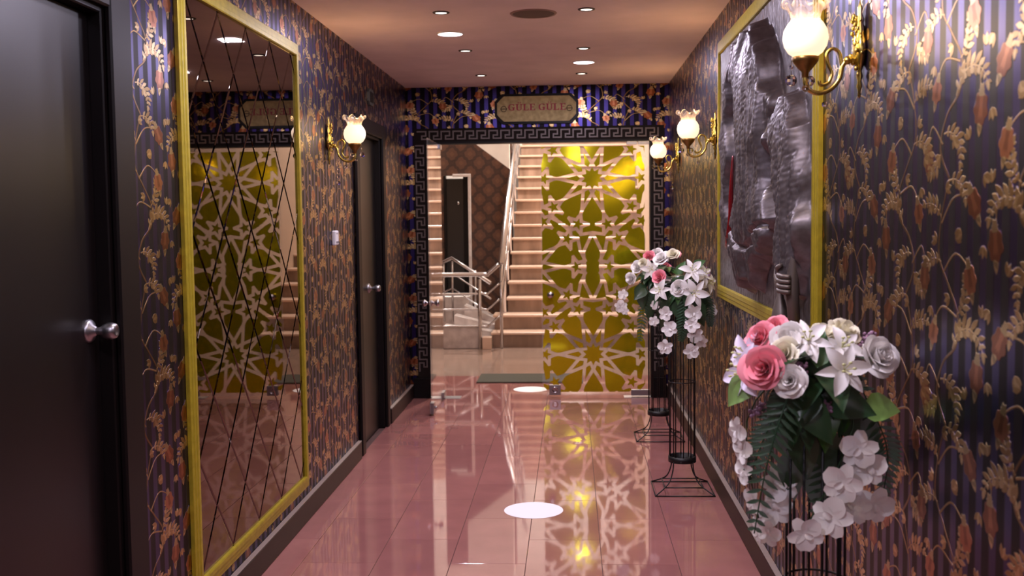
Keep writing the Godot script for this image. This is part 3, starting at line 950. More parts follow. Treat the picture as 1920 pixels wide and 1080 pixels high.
func film_segments() -> Array:
	var segs := []
	var cx := 0.178
	for c: Vector2 in [Vector2(cx, 1.815), Vector2(cx, 0.36), Vector2(cx - 0.528, 1.0875), Vector2(cx + 0.528, 1.0875), Vector2(cx - 1.056, 1.815), Vector2(cx + 1.056, 1.815), Vector2(cx - 1.056, 0.36), Vector2(cx + 1.056, 0.36), Vector2(cx - 0.528, 2.54), Vector2(cx + 0.528, 2.54), Vector2(cx - 0.528, -0.365), Vector2(cx + 0.528, -0.365)]:
		for k in 10:
			var th := 36.0 * k
			chain_up(segs, [polar(c, 0.078, th), polar(c, 0.125, th + 18), polar(c, 0.078, th + 36)])
			chain_up(segs, [polar(c, 0.278, th), polar(c, 0.125, th + 18), polar(c, 0.278, th + 36)])
			var star := []
			var mid := polar(c, 0.395, th)
			for i in 5:
				star.append(polar(mid, 0.088, th + 180 + 72 * i))
				star.append(polar(mid, 0.038, th + 216 + 72 * i))
			chain_up(segs, [polar(c, 0.278, th), star[0]])
			chain_up(segs, star, true)
			chain_up(segs, [star[4], polar(c, 0.447, th + 18 * (1 if (star[4] - c).angle_to((mid - c)) < 0 else -1))])
			chain_up(segs, [star[6], polar(c, 0.447, th + 18 * (1 if (star[6] - c).angle_to((mid - c)) < 0 else -1))])
	var my := 1.0875
	chain_up(segs, [Vector2(cx, 1.368), Vector2(cx + 0.075, 1.21), Vector2(cx + 0.065, my), Vector2(cx + 0.075, 0.965), Vector2(cx, 0.807), Vector2(cx - 0.075, 0.965), Vector2(cx - 0.065, my), Vector2(cx - 0.075, 1.21)], true)
	chain_up(segs, [Vector2(cx + 0.065, my), Vector2(cx + 0.108, my)])
	chain_up(segs, [Vector2(cx - 0.065, my), Vector2(cx - 0.108, my)])
	return segs

func cell_of(p: Vector2) -> Vector2i:
	return Vector2i((p * 250.0).round())

func glass_doors() -> void:
	# closed leaf with cut gold film
	var t := thing("glass_door_leaf", "closed clear glass door leaf covered with gold star pattern film", "door", Vector3(0, 0, ZB - 0.03))
	part("pane", boxed(Vector3(-0.248, 0.014, -0.005), Vector3(0.640, 2.104, 0.005)), M.clear_glass, t)
	var lo := Vector2(-0.238, 0.045); var hi := Vector2(0.606, 2.075)
	var pieces: Array = [PackedVector2Array([lo, Vector2(hi.x, lo.y), hi, Vector2(lo.x, hi.y)])]
	var todo := []
	var rect := Rect2(lo, hi - lo)
	for s: Array in film_segments():
		if rect.grow(0.03).has_point(s[0]) or rect.grow(0.03).has_point(s[1]): todo.append(s)
	var touched := {}
	var going := true
	while todo.size() and going:
		going = false
		var rest := []
		for s: Array in todo:
			var a: Vector2 = s[0]; var b: Vector2 = s[1]
			var crosses: bool = rect.has_point(a) != rect.has_point(b) or touched.has(cell_of(a)) or touched.has(cell_of(b))
			if not crosses:
				rest.append(s)
				continue
			going = true
			touched[cell_of(a)] = true
			touched[cell_of(b)] = true
			var d := (b - a).normalized(); var n := d.orthogonal()
			var w := 0.0135
			var strap := PackedVector2Array([a - d * w * 0.8 + n * w, b + d * w * 0.8 + n * w, b + d * w * 0.8 - n * w, a - d * w * 0.8 - n * w])
			var next := []
			for p: PackedVector2Array in pieces:
				for q in Geometry2D.clip_polygons(p, strap):
					if not Geometry2D.is_polygon_clockwise(q) and absf(signed_area(q)) > 8e-5: next.append(q)
			pieces = next
		todo = rest
	for p: PackedVector2Array in pieces:
		if absf(signed_area(p)) < 2e-4 or Geometry2D.triangulate_polygon(p).is_empty(): continue
		var st := sto()
		prism(st, p, 0.0006, Transform3D(Basis.IDENTITY, Vector3(0, 0, 0.0052)))
		part("film_piece", st, M.gold_film, t)
	part("hinge_patch", boxed(Vector3(0.46, 2.085, -0.016), Vector3(0.545, 2.122, 0.016), 0.002), M.brushed_steel, t)
	part("hinge_patch", boxed(Vector3(0.552, 2.085, -0.016), Vector3(0.645, 2.122, 0.016), 0.002), M.brushed_steel, t)
	part("pivot_patch", boxed(Vector3(0.49, 0.014, -0.018), Vector3(0.645, 0.062, 0.018), 0.002), M.brushed_steel, t)
	var lock := part("lock_plate", boxed(Vector3(-0.19, 0.020, -0.016), Vector3(-0.095, 0.105, 0.016), 0.002), M.brushed_steel, t)
	var st := sto(false)
	lathe(st, [Vector2(0.028, 0.0), Vector2(0.026, 0.006), Vector2(0.021, 0.007), Vector2(0.019, 0.003), Vector2(0.012, 0.003), Vector2(0.0, 0.004)], 24, Transform3D(Basis(Vector3.RIGHT, PI / 2), Vector3(-0.142, 0.062, 0.016)))
	part("lock_ring", st, M.steel, lock)
	knob_pair(t, Vector3(-0.172, 0.86, 0), Vector3(0, 0, 1))
	# opened leaf, swung into the corridor
	t = thing("glass_door_leaf", "clear glass door leaf standing open against the corridor side", "door", Vector3(-1.075, 0, ZB + 0.02))
	t.rotation_degrees.y = 0.6
	part("pane", boxed(Vector3(-0.005, 0.014, -0.06), Vector3(0.005, 2.104, 0.79)), M.clear_glass, t)
	part("hinge_patch", boxed(Vector3(-0.016, 2.066, -0.06), Vector3(0.016, 2.106, 0.07), 0.002), M.brushed_steel, t)
	part("pivot_patch", boxed(Vector3(-0.018, 0.014, -0.06), Vector3(0.018, 0.062, 0.09), 0.002), M.brushed_steel, t)
	lock = part("lock_plate", boxed(Vector3(-0.016, 0.016, 0.70), Vector3(0.016, 0.10, 0.79), 0.002), M.brushed_steel, t)
	st = sto(false)
	ball(st, Vector3(0.026, 0.06, 0.745), 0.014, 12)
	part("lock_cylinder", st, M.steel, lock)
	knob_pair(t, Vector3(0, 0.86, 0.73), Vector3(1, 0, 0))
	# floor plates of the pivots
	for e: Array in [[0.43, 0.66, ZB + 0.02, ZB - 0.10, "steel floor plate under the gold leaf's pivot"], [-1.17, -0.93, ZB + 0.04, ZB - 0.09, "steel floor plate under the open leaf's pivot"]]:
		solo("floor_plate", boxed(Vector3(e[0], 0.0, e[3]), Vector3(e[1], 0.003, e[2])), M.brushed_steel, e[4], "floor plate")

func knob_pair(t: Node3D, at: Vector3, n: Vector3) -> void:
	for s: float in [-1.0, 1.0]:
		var st := sto(false)
		lathe(st, [Vector2(0.0, 0.0), Vector2(0.022, 0.0), Vector2(0.022, 0.006), Vector2(0.010, 0.012), Vector2(0.010, 0.024), Vector2(0.024, 0.036), Vector2(0.028, 0.048), Vector2(0.024, 0.058), Vector2(0.010, 0.062), Vector2(0.0, 0.062)], 24, Transform3D(frame_of(n * s), at + n * s * 0.005))
		part("handle_knob", st, M.steel, t)

# ---------------------------------------------------------------- the stair hall beyond
func hall() -> void:
	var T := 0.12
	var fl := thing("floor_hall", "beige polished stone floor at the foot of the stairs", "floor", Vector3.ZERO, "", "structure")
	part("screed", boxed(Vector3(HALL_L, -0.15, HALL_Z), Vector3(HALL_R, -0.004, -9.96)), M.grout, fl)
	part("screed", boxed(Vector3(HALL_L, -0.15, -9.96), Vector3(XL - T, -0.004, ZB - 0.12)), M.grout, fl)
	for i in 7:
		for j in 8:
			var x := HALL_L + i * 0.6
			var z := -9.96 - j * 0.6
			part("stone_slab", boxed(Vector3(x + 0.001, -0.01, z - 0.599), Vector3(minf(x + 0.599, HALL_R), 0, z - 0.001), 0.001), M.beige_tile, fl)
	for i in 3:
		part("tile", boxed(Vector3(HALL_L + i * 0.58, -0.01, -9.96), Vector3(minf(HALL_L + i * 0.58 + 0.578, XL - T), 0, ZB - 0.12), 0.001), M.rose_tile_0, fl)
	part("tile", boxed(Vector3(XR + T, -0.01, -9.96), Vector3(HALL_R, 0, ZB - 0.12), 0.001), M.rose_tile_1, fl)
	solo("wall_hall_left", boxed(Vector3(HALL_L - T, 0, HALL_Z), Vector3(HALL_L, HALL_H, ZB - 0.06)), M.brown_damask, "brown damask wall at the far side of the stair hall", "wall", "", "structure")
	solo("wall_hall_right", boxed(Vector3(HALL_R, 0, HALL_Z), Vector3(HALL_R + T, HALL_H, ZB - 0.06)), M.hall_wall, "plain beige wall beside the staircase", "wall", "", "structure")
	solo("wall_hall_back", boxed(Vector3(HALL_L, 0, HALL_Z - T), Vector3(HALL_R, HALL_H, HALL_Z)), M.stucco_white, "white wall at the head of the stairs", "wall", "", "structure")
	solo("ceiling_hall", boxed(Vector3(HALL_L, HALL_H, HALL_Z), Vector3(HALL_R, HALL_H + 0.1, ZB - 0.06)), M.stucco_white, "white ceiling high over the stair hall", "ceiling", "", "structure")
	# damask partition with a dark door in it
	var zp := -14.6
	var st := sto()
	box(st, Vector3(HALL_L, 0, zp - T), Vector3(-1.75, 3.4, zp))
	box(st, Vector3(-1.40, 0, zp - T), Vector3(-0.80, 3.4, zp))
	box(st, Vector3(-1.75, 2.08, zp - T), Vector3(-1.40, 3.4, zp))
	solo("wall_partition", st, M.brown_damask, "brown damask wallpapered partition beside the staircase", "wall", "", "structure")
	var d := thing("door_3", "narrow dark door with pale frame in the brown damask wall", "door", Vector3(0, 0, zp), "", "structure")
	part("leaf", boxed(Vector3(-1.72, 0.01, -0.09), Vector3(-1.48, 2.04, -0.05), 0.003), M.door_black, d)
	part("jamb", boxed(Vector3(-1.48, 0, -0.12), Vector3(-1.40, 2.08, -0.02), 0.003), M.dark_wood, d)
	part("jamb", boxed(Vector3(-1.75, 0, -0.12), Vector3(-1.72, 2.08, 0.01), 0.003), M.dark_wood, d)
	part("casing", boxed(Vector3(-1.41, 0, 0), Vector3(-1.37, 2.10, 0.03), 0.004), M.marble, d)
	part("casing", boxed(Vector3(-1.62, 2.06, 0), Vector3(-1.41, 2.10, 0.03), 0.004), M.marble, d)
	st = sto(false)
	ball(st, Vector3(-1.55, 1.70, -0.02), 0.022, 12, Vector3(1, 1.3, 1))
	tube(st, [Vector3(-1.55, 1.70, -0.05), Vector3(-1.55, 1.70, -0.02)], 0.008, 8)
	part("knob", st, M.steel, d)
	# closed white stringer of the flight that returns overhead
	st = sto()
	prism(st, PackedVector2Array([Vector2(-1.42, 2.60), Vector2(-0.80, 2.135), Vector2(-0.80, 3.6), Vector2(-1.42, 3.6)]), 0.16, Transform3D(Basis.IDENTITY, Vector3(0, 0, -14.15)))
	solo("stair_soffit", st, M.stucco_white, "white slanting underside of the upper flight above the brown wall", "soffit", "", "structure")
	# the flight going up
	var s := thing("staircase", "straight flight with brown risers and pale nosed treads going up", "stairs", Vector3(0, 0, -12.15))
	var r := 0.175; var g := 0.33
	for n in range(1, 17):
		var xl := -0.93 if n <= 2 else -0.79
		var z0 := -(n - 1) * g
		part("riser", boxed(Vector3(xl + 0.02, (n - 1) * r - (0.0 if n == 1 else 0.0), z0 - g), Vector3(HALL_R - 0.004, n * r - 0.03, z0)), M.stair_riser, s)
		part("tread", boxed(Vector3(xl, n * r - 0.03, z0 - g), Vector3(HALL_R - 0.004, n * r, z0 + 0.025), 0.006), M.stair_tread, s)
	# body below the treads
	st = sto()
	for n in range(2, 17):
		box(st, Vector3(-0.77, 0, -(n - 1) * g - g), Vector3(HALL_R - 0.004, (n - 1) * r, -(n - 1) * g))
	part("stair_body", st, M.stucco_white, s)
	# handrail with balusters
	var h := thing("stair_handrail", "polished steel handrail climbing beside the flight", "handrail", Vector3(-0.80, 0, -12.0))
	var slope := r / g
	st = sto(false)
	tube(st, [Vector3(0, 0.975, 0), Vector3(0.02, 0.975 + 3.2 * slope, -3.2), Vector3(0.04, 0.975 + 5.0 * slope, -5.0)], 0.030, 14)
	part("top_rail", st, M.steel, h)
	for k in 3:
		st = sto(false)
		var y := 0.975 - 0.20 * (k + 1)
		tube(st, [Vector3(0.0, y, -0.02), Vector3(0.03, y + 5.0 * slope, -5.02)], 0.010, 8)
		part("rail_bar", st, M.steel, h)
	for k in 8:
		st = sto(false)
		var z := -0.05 - k * 2 * g * 0.98
		if z < -4.9: break
		var base := ceilf((-z - 0.15) / g) * r
		tube(st, [Vector3(0.0, maxf(0.0, base), z), Vector3(0.0, 0.96 - z * slope, z)], 0.019, 10)
		part("baluster", st, M.steel, h)
	# guard rail over the well
	h = thing("guard_rail", "polished steel guard rail with four bars across the stairwell", "railing", Vector3(0, 0, -12.0))
	for k in 4:
		var y: float = [0.855, 0.635, 0.455, 0.262][k]
		st = sto(false)
		tube(st, smooth3([Vector3(-2.9, y, 0), Vector3(-1.6, y, 0), Vector3(-1.0, y, 0), Vector3(-0.955, y, 0), Vector3(-0.82, y + 0.115, -0.01)], 4), 0.026 if k == 0 else 0.012, 10)
		part("rail", st, M.steel, h)
	for x: float in [-1.045, -1.95, -2.6]:
		st = sto(false)
		tube(st, [Vector3(x, 0, 0), Vector3(x, 0.80, 0)], 0.022, 10)
		part("post", st, M.steel, h)
	h = thing("well_rail", "slanting steel rail behind the guard rail following the lower steps", "railing", Vector3(0, 0, -13.2))
	for k in 3:
		var dy := -0.19 * k
		st = sto(false)
		tube(st, [Vector3(-2.3, 0.62 + dy, 0.1), Vector3(-1.49, 1.0 + dy, 0), Vector3(-0.98, 0.70 + dy, 0.35)], 0.024 if k == 0 else 0.011, 8)
		part("rail", st, M.steel, h)
	for x: float in [-1.49, -1.60, -1.2]:
		st = sto(false)
		tube(st, [Vector3(x, 0.2, 0.0), Vector3(x, 1.0 - (x + 1.49) * 0.55 if x > -1.49 else 0.96, 0.0)], 0.014, 8)
		part("post", st, M.steel, h)
	# marble kerbs round the well
	st = sto()
	box(st, Vector3(-2.9, 0, -12.20), Vector3(-1.065, 0.255, -12.04), 0.006)
	solo("marble_kerb", st, M.marble, "low white marble kerb under the guard rail", "kerb")
	st = sto()
	box(st, Vector3(-2.9, 0, -13.6), Vector3(-1.30, 0.50, -13.42), 0.006)
	solo("marble_kerb", st, M.marble, "higher pale marble block behind the slanting rail", "kerb")
	s = thing("winder_steps", "pale marble winder steps beside the flight inside the guard rail", "stairs", Vector3(0, 0, -12.2))
	for n in 4:
		st = sto()
		prism(st, PackedVector2Array([Vector2(-1.62 + n * 0.10, 0.0), Vector2(-0.95 + n * 0.01, 0.0), Vector2(-0.95 + n * 0.01, 0.10 + n * 0.05), Vector2(-1.62 + n * 0.10, 0.12 + n * 0.10)]), 0.28, Transform3D(Basis.IDENTITY, Vector3(0, 0, -0.28 - n * 0.26)))
		part("step", st, M.marble, s)
	solo("step_block", boxed(Vector3(-1.02, 0, -12.14), Vector3(-0.915, 0.135, -11.98), 0.004), M.stair_tread, "small pale stone block at the foot of the flight", "step")
	# door mat, floor discs
	solo("door_mat", boxed(Vector3(-0.87, 0.001, -10.03), Vector3(0.10, 0.012, -9.52), 0.004), M.mat_dark, "dark ribbed door mat lying beyond the glass doors", "door mat")
	# hall lamps
	for e: Array in [[Vector3(0.1, HALL_H, -14.3), 1.0, "over the staircase"], [Vector3(-0.4, HALL_H, -11.6), 0.22, "over the foot of the stairs"], [Vector3(-2.3, HALL_H, -13.2), 0.2, "over the stairwell"]]:
		led_panel(e[0], 0.16, HALL_ENERGY * e[1], HALL, "round white panel light in the hall ceiling " + e[2], "panel lights of the stair hall")

# ---------------------------------------------------------------- flowers
func petal(st: SurfaceTool, o: Vector3, dir: Vector3, nrm: Vector3, length: float, width: float, curl: float, cup: float, shape := 0, lift := 0.0) -> void:
	# a curved leaf-like patch; curl bends its tip back, cup raises its sides
	var d := dir.normalized()
	var n := (nrm - d * nrm.dot(d)).normalized()
	var side := d.cross(n)
	var nu := 6; var nv := 4
	var pts: Array[Vector3] = []
	var pos := o
	var a := lift
	for i in nu + 1:
		var t := float(i) / nu
		var w: float
		match shape:
			0: w = width * (sin(PI * pow(t, 0.8)) * 0.9 + 0.10 * (1 - t))            # lanceolate
			1: w = width * (pow(sin(PI * (0.08 + 0.84 * t)), 0.6))                    # round
			_: w = width * sin(PI * pow(t, 0.62)) + 0.001                             # leaf, widest low
		var fwd := d * cos(a) + n * sin(a)
		var up := n * cos(a) - d * sin(a)
		for j in nv + 1:
			var v := float(j) / nv * 2.0 - 1.0
			pts.append(pos + side * v * w * 0.5 + up * (cup * v * v * w * 0.5))
		pos += fwd * length / nu
		a += curl / nu
	for i in nu:
		for j in nv:
			var k := i * (nv + 1) + j
			quad(st, pts[k], pts[k + nv + 1], pts[k + nv + 2], pts[k + 1])

func rose(t: Node3D, c: Vector3, n: Vector3, r: float, m: Material, seed_: int) -> void:
	rng.seed = seed_
	var st := sto(false)
	var b := frame_of(n)
	r *= 0.86
	for ring in 5:
		var count: int = [3, 3, 4, 5, 6][ring]
		var rr: float = r * [0.17, 0.32, 0.50, 0.70, 0.92][ring]
		var hh: float = r * [0.66, 0.68, 0.62, 0.48, 0.28][ring]
		var turn := rng.randf() * TAU
		for k in count:
			var a0 := turn + TAU * k / count + rng.randf_range(-0.15, 0.15)
			var half := TAU / count * 0.78
			var tilt := rng.randf_range(-0.06, 0.10) * r * (ring + 1) * 0.4
			var high := rng.randf_range(0.9, 1.1)
			var nu := 5; var nv := 6
			var pts: Array[Vector3] = []
			for i in nu + 1:
				var v := float(i) / nu
				for j in nv + 1:
					var u := float(j) / nv * 2 - 1
					var a := a0 + u * half
					var edge := 1.0 - 0.38 * pow(absf(u), 2.0)
					var rad := rr * (0.30 + 0.70 * sin(v * PI * 0.5)) + tilt * v + r * 0.05 * sin(u * 2.5) * v
					var lip := smoothstep(0.72, 1.0, v)
					rad += lip * r * (0.05 + 0.055 * ring) * (1.0 - 0.4 * absf(u))
					var y := -r * 0.5 + (r * 0.5 + hh * high) * v * edge - lip * r * 0.045 * ring
					pts.append(c + b * Vector3(cos(a) * rad, y, sin(a) * rad))
			for i in nu:
				for j in nv:
					var k0 := i * (nv + 1) + j
					quad(st, pts[k0], pts[k0 + nv + 1], pts[k0 + nv + 2], pts[k0 + 1])
	part("rose", st, m, t)

func lily(t: Node3D, c: Vector3, n: Vector3, r: float, m: Material, seed_: int) -> void:
	rng.seed = seed_
	var b := frame_of(n)
	var st := sto(false)
	var turn := rng.randf() * TAU
	for k in 6:
		var a := turn + TAU * k / 6
		var d := b * Vector3(cos(a), 0.55, sin(a))
		petal(st, c - b.y * r * 0.12 + b.y * (0.004 if k % 2 else 0.0), d, b.y, r * 1.15, r * (0.60 if k % 2 else 0.46), -0.9 - rng.randf() * 0.4, 0.35)
	var o := part("lily", st, m, t)
	st = sto(false)
	for k in 5:
		var a := turn + TAU * k / 5
		var tip := c + b * Vector3(cos(a) * r * 0.22, r * 0.62, sin(a) * r * 0.22)
		tube(st, [c, tip], 0.0011, 5)
		ball(st, tip, 0.0032, 6, Vector3(1.6, 1, 1))
	part("stamen", st, M.stamen, o)

func orchid(t: Node3D, c: Vector3, n: Vector3, r: float, m: Material, seed_: int) -> void:
	rng.seed = seed_
	var b := frame_of(n)
	var st := sto(false)
	var turn := rng.randf() * TAU
	for k in 5:
		var a := turn + TAU * k / 5
		var wide: float = 1.05 if k == 1 or k == 4 else 0.72
		petal(st, c, b * Vector3(cos(a), 0.25, sin(a)), b.y, r * 1.05, r * wide * 1.1, -0.7 + rng.randf() * 0.5, 0.25, 1)
	petal(st, c + b.y * r * 0.1, b * Vector3(cos(turn), 0.9, sin(turn)), b.y, r * 0.45, r * 0.35, -1.2, 0.8, 1)
	part("orchid_bloom", st, m, t)

func leaf(t: Node3D, o: Vector3, dir: Vector3, nrm: Vector3, length: float, width: float, m: Material, curl := -0.5) -> void:
	var st := sto(false)
	petal(st, o, dir, nrm, length, width, curl, 0.22, 2)
	part("leaf", st, m, t)

func fern(t: Node3D, pts: Array, length: float, m: Material) -> void:
	var st := sto(false)
	var c := smooth3(pts, 7)
	tube(st, c, 0.0018, 5)
	for i in range(2, c.size() - 1):
		var f := float(i) / c.size()
		var d: Vector3 = (c[i + 1] - c[i]).normalized()
		var view := Vector3(-0.25, 0.15, 1).normalized()
		var side := d.cross(view).normalized()
		for s: float in [-1.0, 1.0]:
			petal(st, c[i], side * s + d * 0.55, view, length * sin(PI * (0.16 + 0.78 * f)), 0.011, -0.35, 0.3)
	part("fern_frond", st, m, t)

func lilac(t: Node3D, a: Vector3, b: Vector3, r: float, seed_: int) -> void:
	rng.seed = seed_
	var st := sto(false)
	for k in 34:
		var f := rng.randf()
		var w := r * (1.0 - 0.6 * f)
		ball(st, a.lerp(b, f) + Vector3(rng.randf_range(-w, w), rng.randf_range(-w, w), rng.randf_range(-w, w)) * 0.8, rng.randf_range(0.0035, 0.006), 6)
	part("lilac_sprig", st, M.lilac, t)

func stem(t: Node3D, pts: Array, r := 0.002) -> void:
	var st := sto(false)
	tube(st, smooth3(pts, 4), r, 5)
	part("stem", st, M.leaf_dark, t)

func flower_stand(at: Vector3, label: String) -> void:
	var t := thing("flower_stand", label, "plant stand", at, "black wire flower stands")
	var R := 0.070
	for k in 10:
		var a := TAU * (k + 0.5) / 10
		var st := sto(false)
		tube(st, [Vector3(cos(a) * R, 0.165, sin(a) * R), Vector3(cos(a) * R, 1.10, sin(a) * R)], 0.0034, 6)
		part("rod", st, M.wire_black, t)
	var st := sto(false)
	lathe(st, [Vector2(R - 0.012, 0.158), Vector2(R + 0.006, 0.158), Vector2(R + 0.006, 0.190), Vector2(R - 0.001, 0.190), Vector2(R - 0.003, 0.164), Vector2(R - 0.012, 0.158)], 28)
	part("base_band", st, M.wire_black, t)
	for y: float in [0.60, 1.10]:
		st = sto(false)
		var ring := []
		for i in 25: ring.append(Vector3(cos(TAU * i / 24) * (R + 0.003), y, sin(TAU * i / 24) * (R + 0.003)))
		tube(st, ring, 0.003 if y < 1 else 0.006, 6, false)
		part("hoop", st, M.wire_black, t)
	var b := 0.158
	for sx: float in [-1.0, 1.0]:
		for sz: float in [-1.0, 1.0]:
			st = sto(false)
			tube(st, smooth3([Vector3(sx * 0.052, 0.165, sz * 0.052), Vector3(sx * 0.058, 0.11, sz * 0.058), Vector3(sx * 0.085, 0.05, sz * 0.085), Vector3(sx * b, 0.005, sz * b)]), 0.0038, 6)
			part("leg", st, M.wire_black, t)
	for e: Array in [[0.0045, b], [0.036, 0.103]]:
		st = sto(false)
		var q: float = e[1]
		var y: float = e[0]
		for c: Array in [[Vector3(-q, y, -q), Vector3(q, y, -q)], [Vector3(q, y, -q), Vector3(q, y, q)], [Vector3(q, y, q), Vector3(-q, y, q)], [Vector3(-q, y, q), Vector3(-q, y, -q)]]:
			tube(st, [c[0], c[1]], 0.0034, 6)
		part("base_wire", st, M.wire_black, t)

func foliage(t: Node3D, c: Vector3, seed_: int, count: int, s := 1.0) -> void:
	# a dome of dark leaves that the flowers are set in, and leaves hanging round the rim
	rng.seed = seed_
	var specs := []
	for k in count:
		var a := TAU * k / count + rng.randf_range(-0.2, 0.2)
		var hang := rng.randf_range(-1.5, 0.35)
		specs.append([a, hang, rng.randf_range(0.09, 0.15) * s, rng.randf_range(0.05, 0.085) * s, rng.randi() % 3])
	for e: Array in specs:
		var short := 1.0 - 0.42 * maxf(0.0, cos(e[0]))
		var d := Vector3(cos(e[0]), e[1], sin(e[0]))
		leaf(t, c + Vector3(cos(e[0]) * 0.05, 0.02 + e[1] * 0.04, sin(e[0]) * 0.05), d, Vector3(0, 1, 0) + Vector3(d.x, 0, d.z) * 0.8, e[2] * short, e[3], M.leaf_mid if e[4] == 0 else M.leaf_dark, -0.9)

func toward(p: Vector3, c: Vector3, extra := Vector3(-0.12, 0.25, 0.75)) -> Vector3:
	return ((p - c).normalized() * 0.8 + extra).normalized()

func bouquet(stand: Vector3, label: String, spec: Dictionary, seed_: int) -> void:
	var c := Vector3(stand.x, 1.12, stand.z)
	var t := thing("flower_arrangement", label, "flowers", c, "silk flower arrangements on wire stands")
	var st := sto(false)
	lathe(st, [Vector2(0.0, -0.04), Vector2(0.055, -0.03), Vector2(0.064, 0.0), Vector2(0.072, 0.012), Vector2(0.05, 0.05), Vector2(0.0, 0.065)], 16)
	part("moss_base", st, M.leaf_dark, t)
	foliage(t, Vector3.ZERO, seed_, 44, 1.15)
	var n := 0
	for kind: String in spec:
		for e: Array in spec[kind]:
			n += 1
			var p := pixel(e[0], e[1], stand.z + e[2]) - c
			var f := toward(p, Vector3.ZERO)
			match kind:
				"rose_white": rose(t, p, f, e[3], M.petal_white, seed_ + n)
				"rose_cream": rose(t, p, f, e[3], M.petal_cream, seed_ + n)
				"rose_pink": rose(t, p, f, e[3], M.petal_pink, seed_ + n)
				"lily": lily(t, p, f, e[3], M.petal_white, seed_ + n)
				"lily_side": lily(t, p, Vector3(-0.8, 0.25, 0.5), e[3], M.petal_lavender, seed_ + n)
				"orchid": orchid(t, p, Vector3(-0.2 + 0.3 * sin(n * 2.1), 0.15 * cos(n * 1.7), 1), e[3], M.petal_white, seed_ + n)
				"orchid_side": orchid(t, p, Vector3(-1.0, 0.1 * cos(n * 1.7), 0.45), e[3], M.petal_white, seed_ + n)
				"lilac": lilac(t, p * 0.8, p * 1.03, e[3], seed_ + n)
				"stem":
					var pts := [Vector3(p.x * 0.3, 0.03, p.z * 0.4)]
					pts.append(p)
					pts.append(pixel(e[3], e[4], stand.z + e[2]) - c)
					stem(t, pts)
				"fern":
					fern(t, [Vector3(p.x * 0.5, 0.02, p.z * 0.5), p, pixel(e[3], e[4], stand.z + e[2]) - c, pixel(e[5], e[6], stand.z + e[2] * 0.7) - c], e[7], M.fern)
				"leaf_light", "leaf_mid", "leaf_dark":
					var q := pixel(e[3], e[4], stand.z + e[5]) - c
					leaf(t, p, q - p, Vector3(-0.15, 0.3, 1), (q - p).length() * 1.06, e[6], M[kind], -0.35)

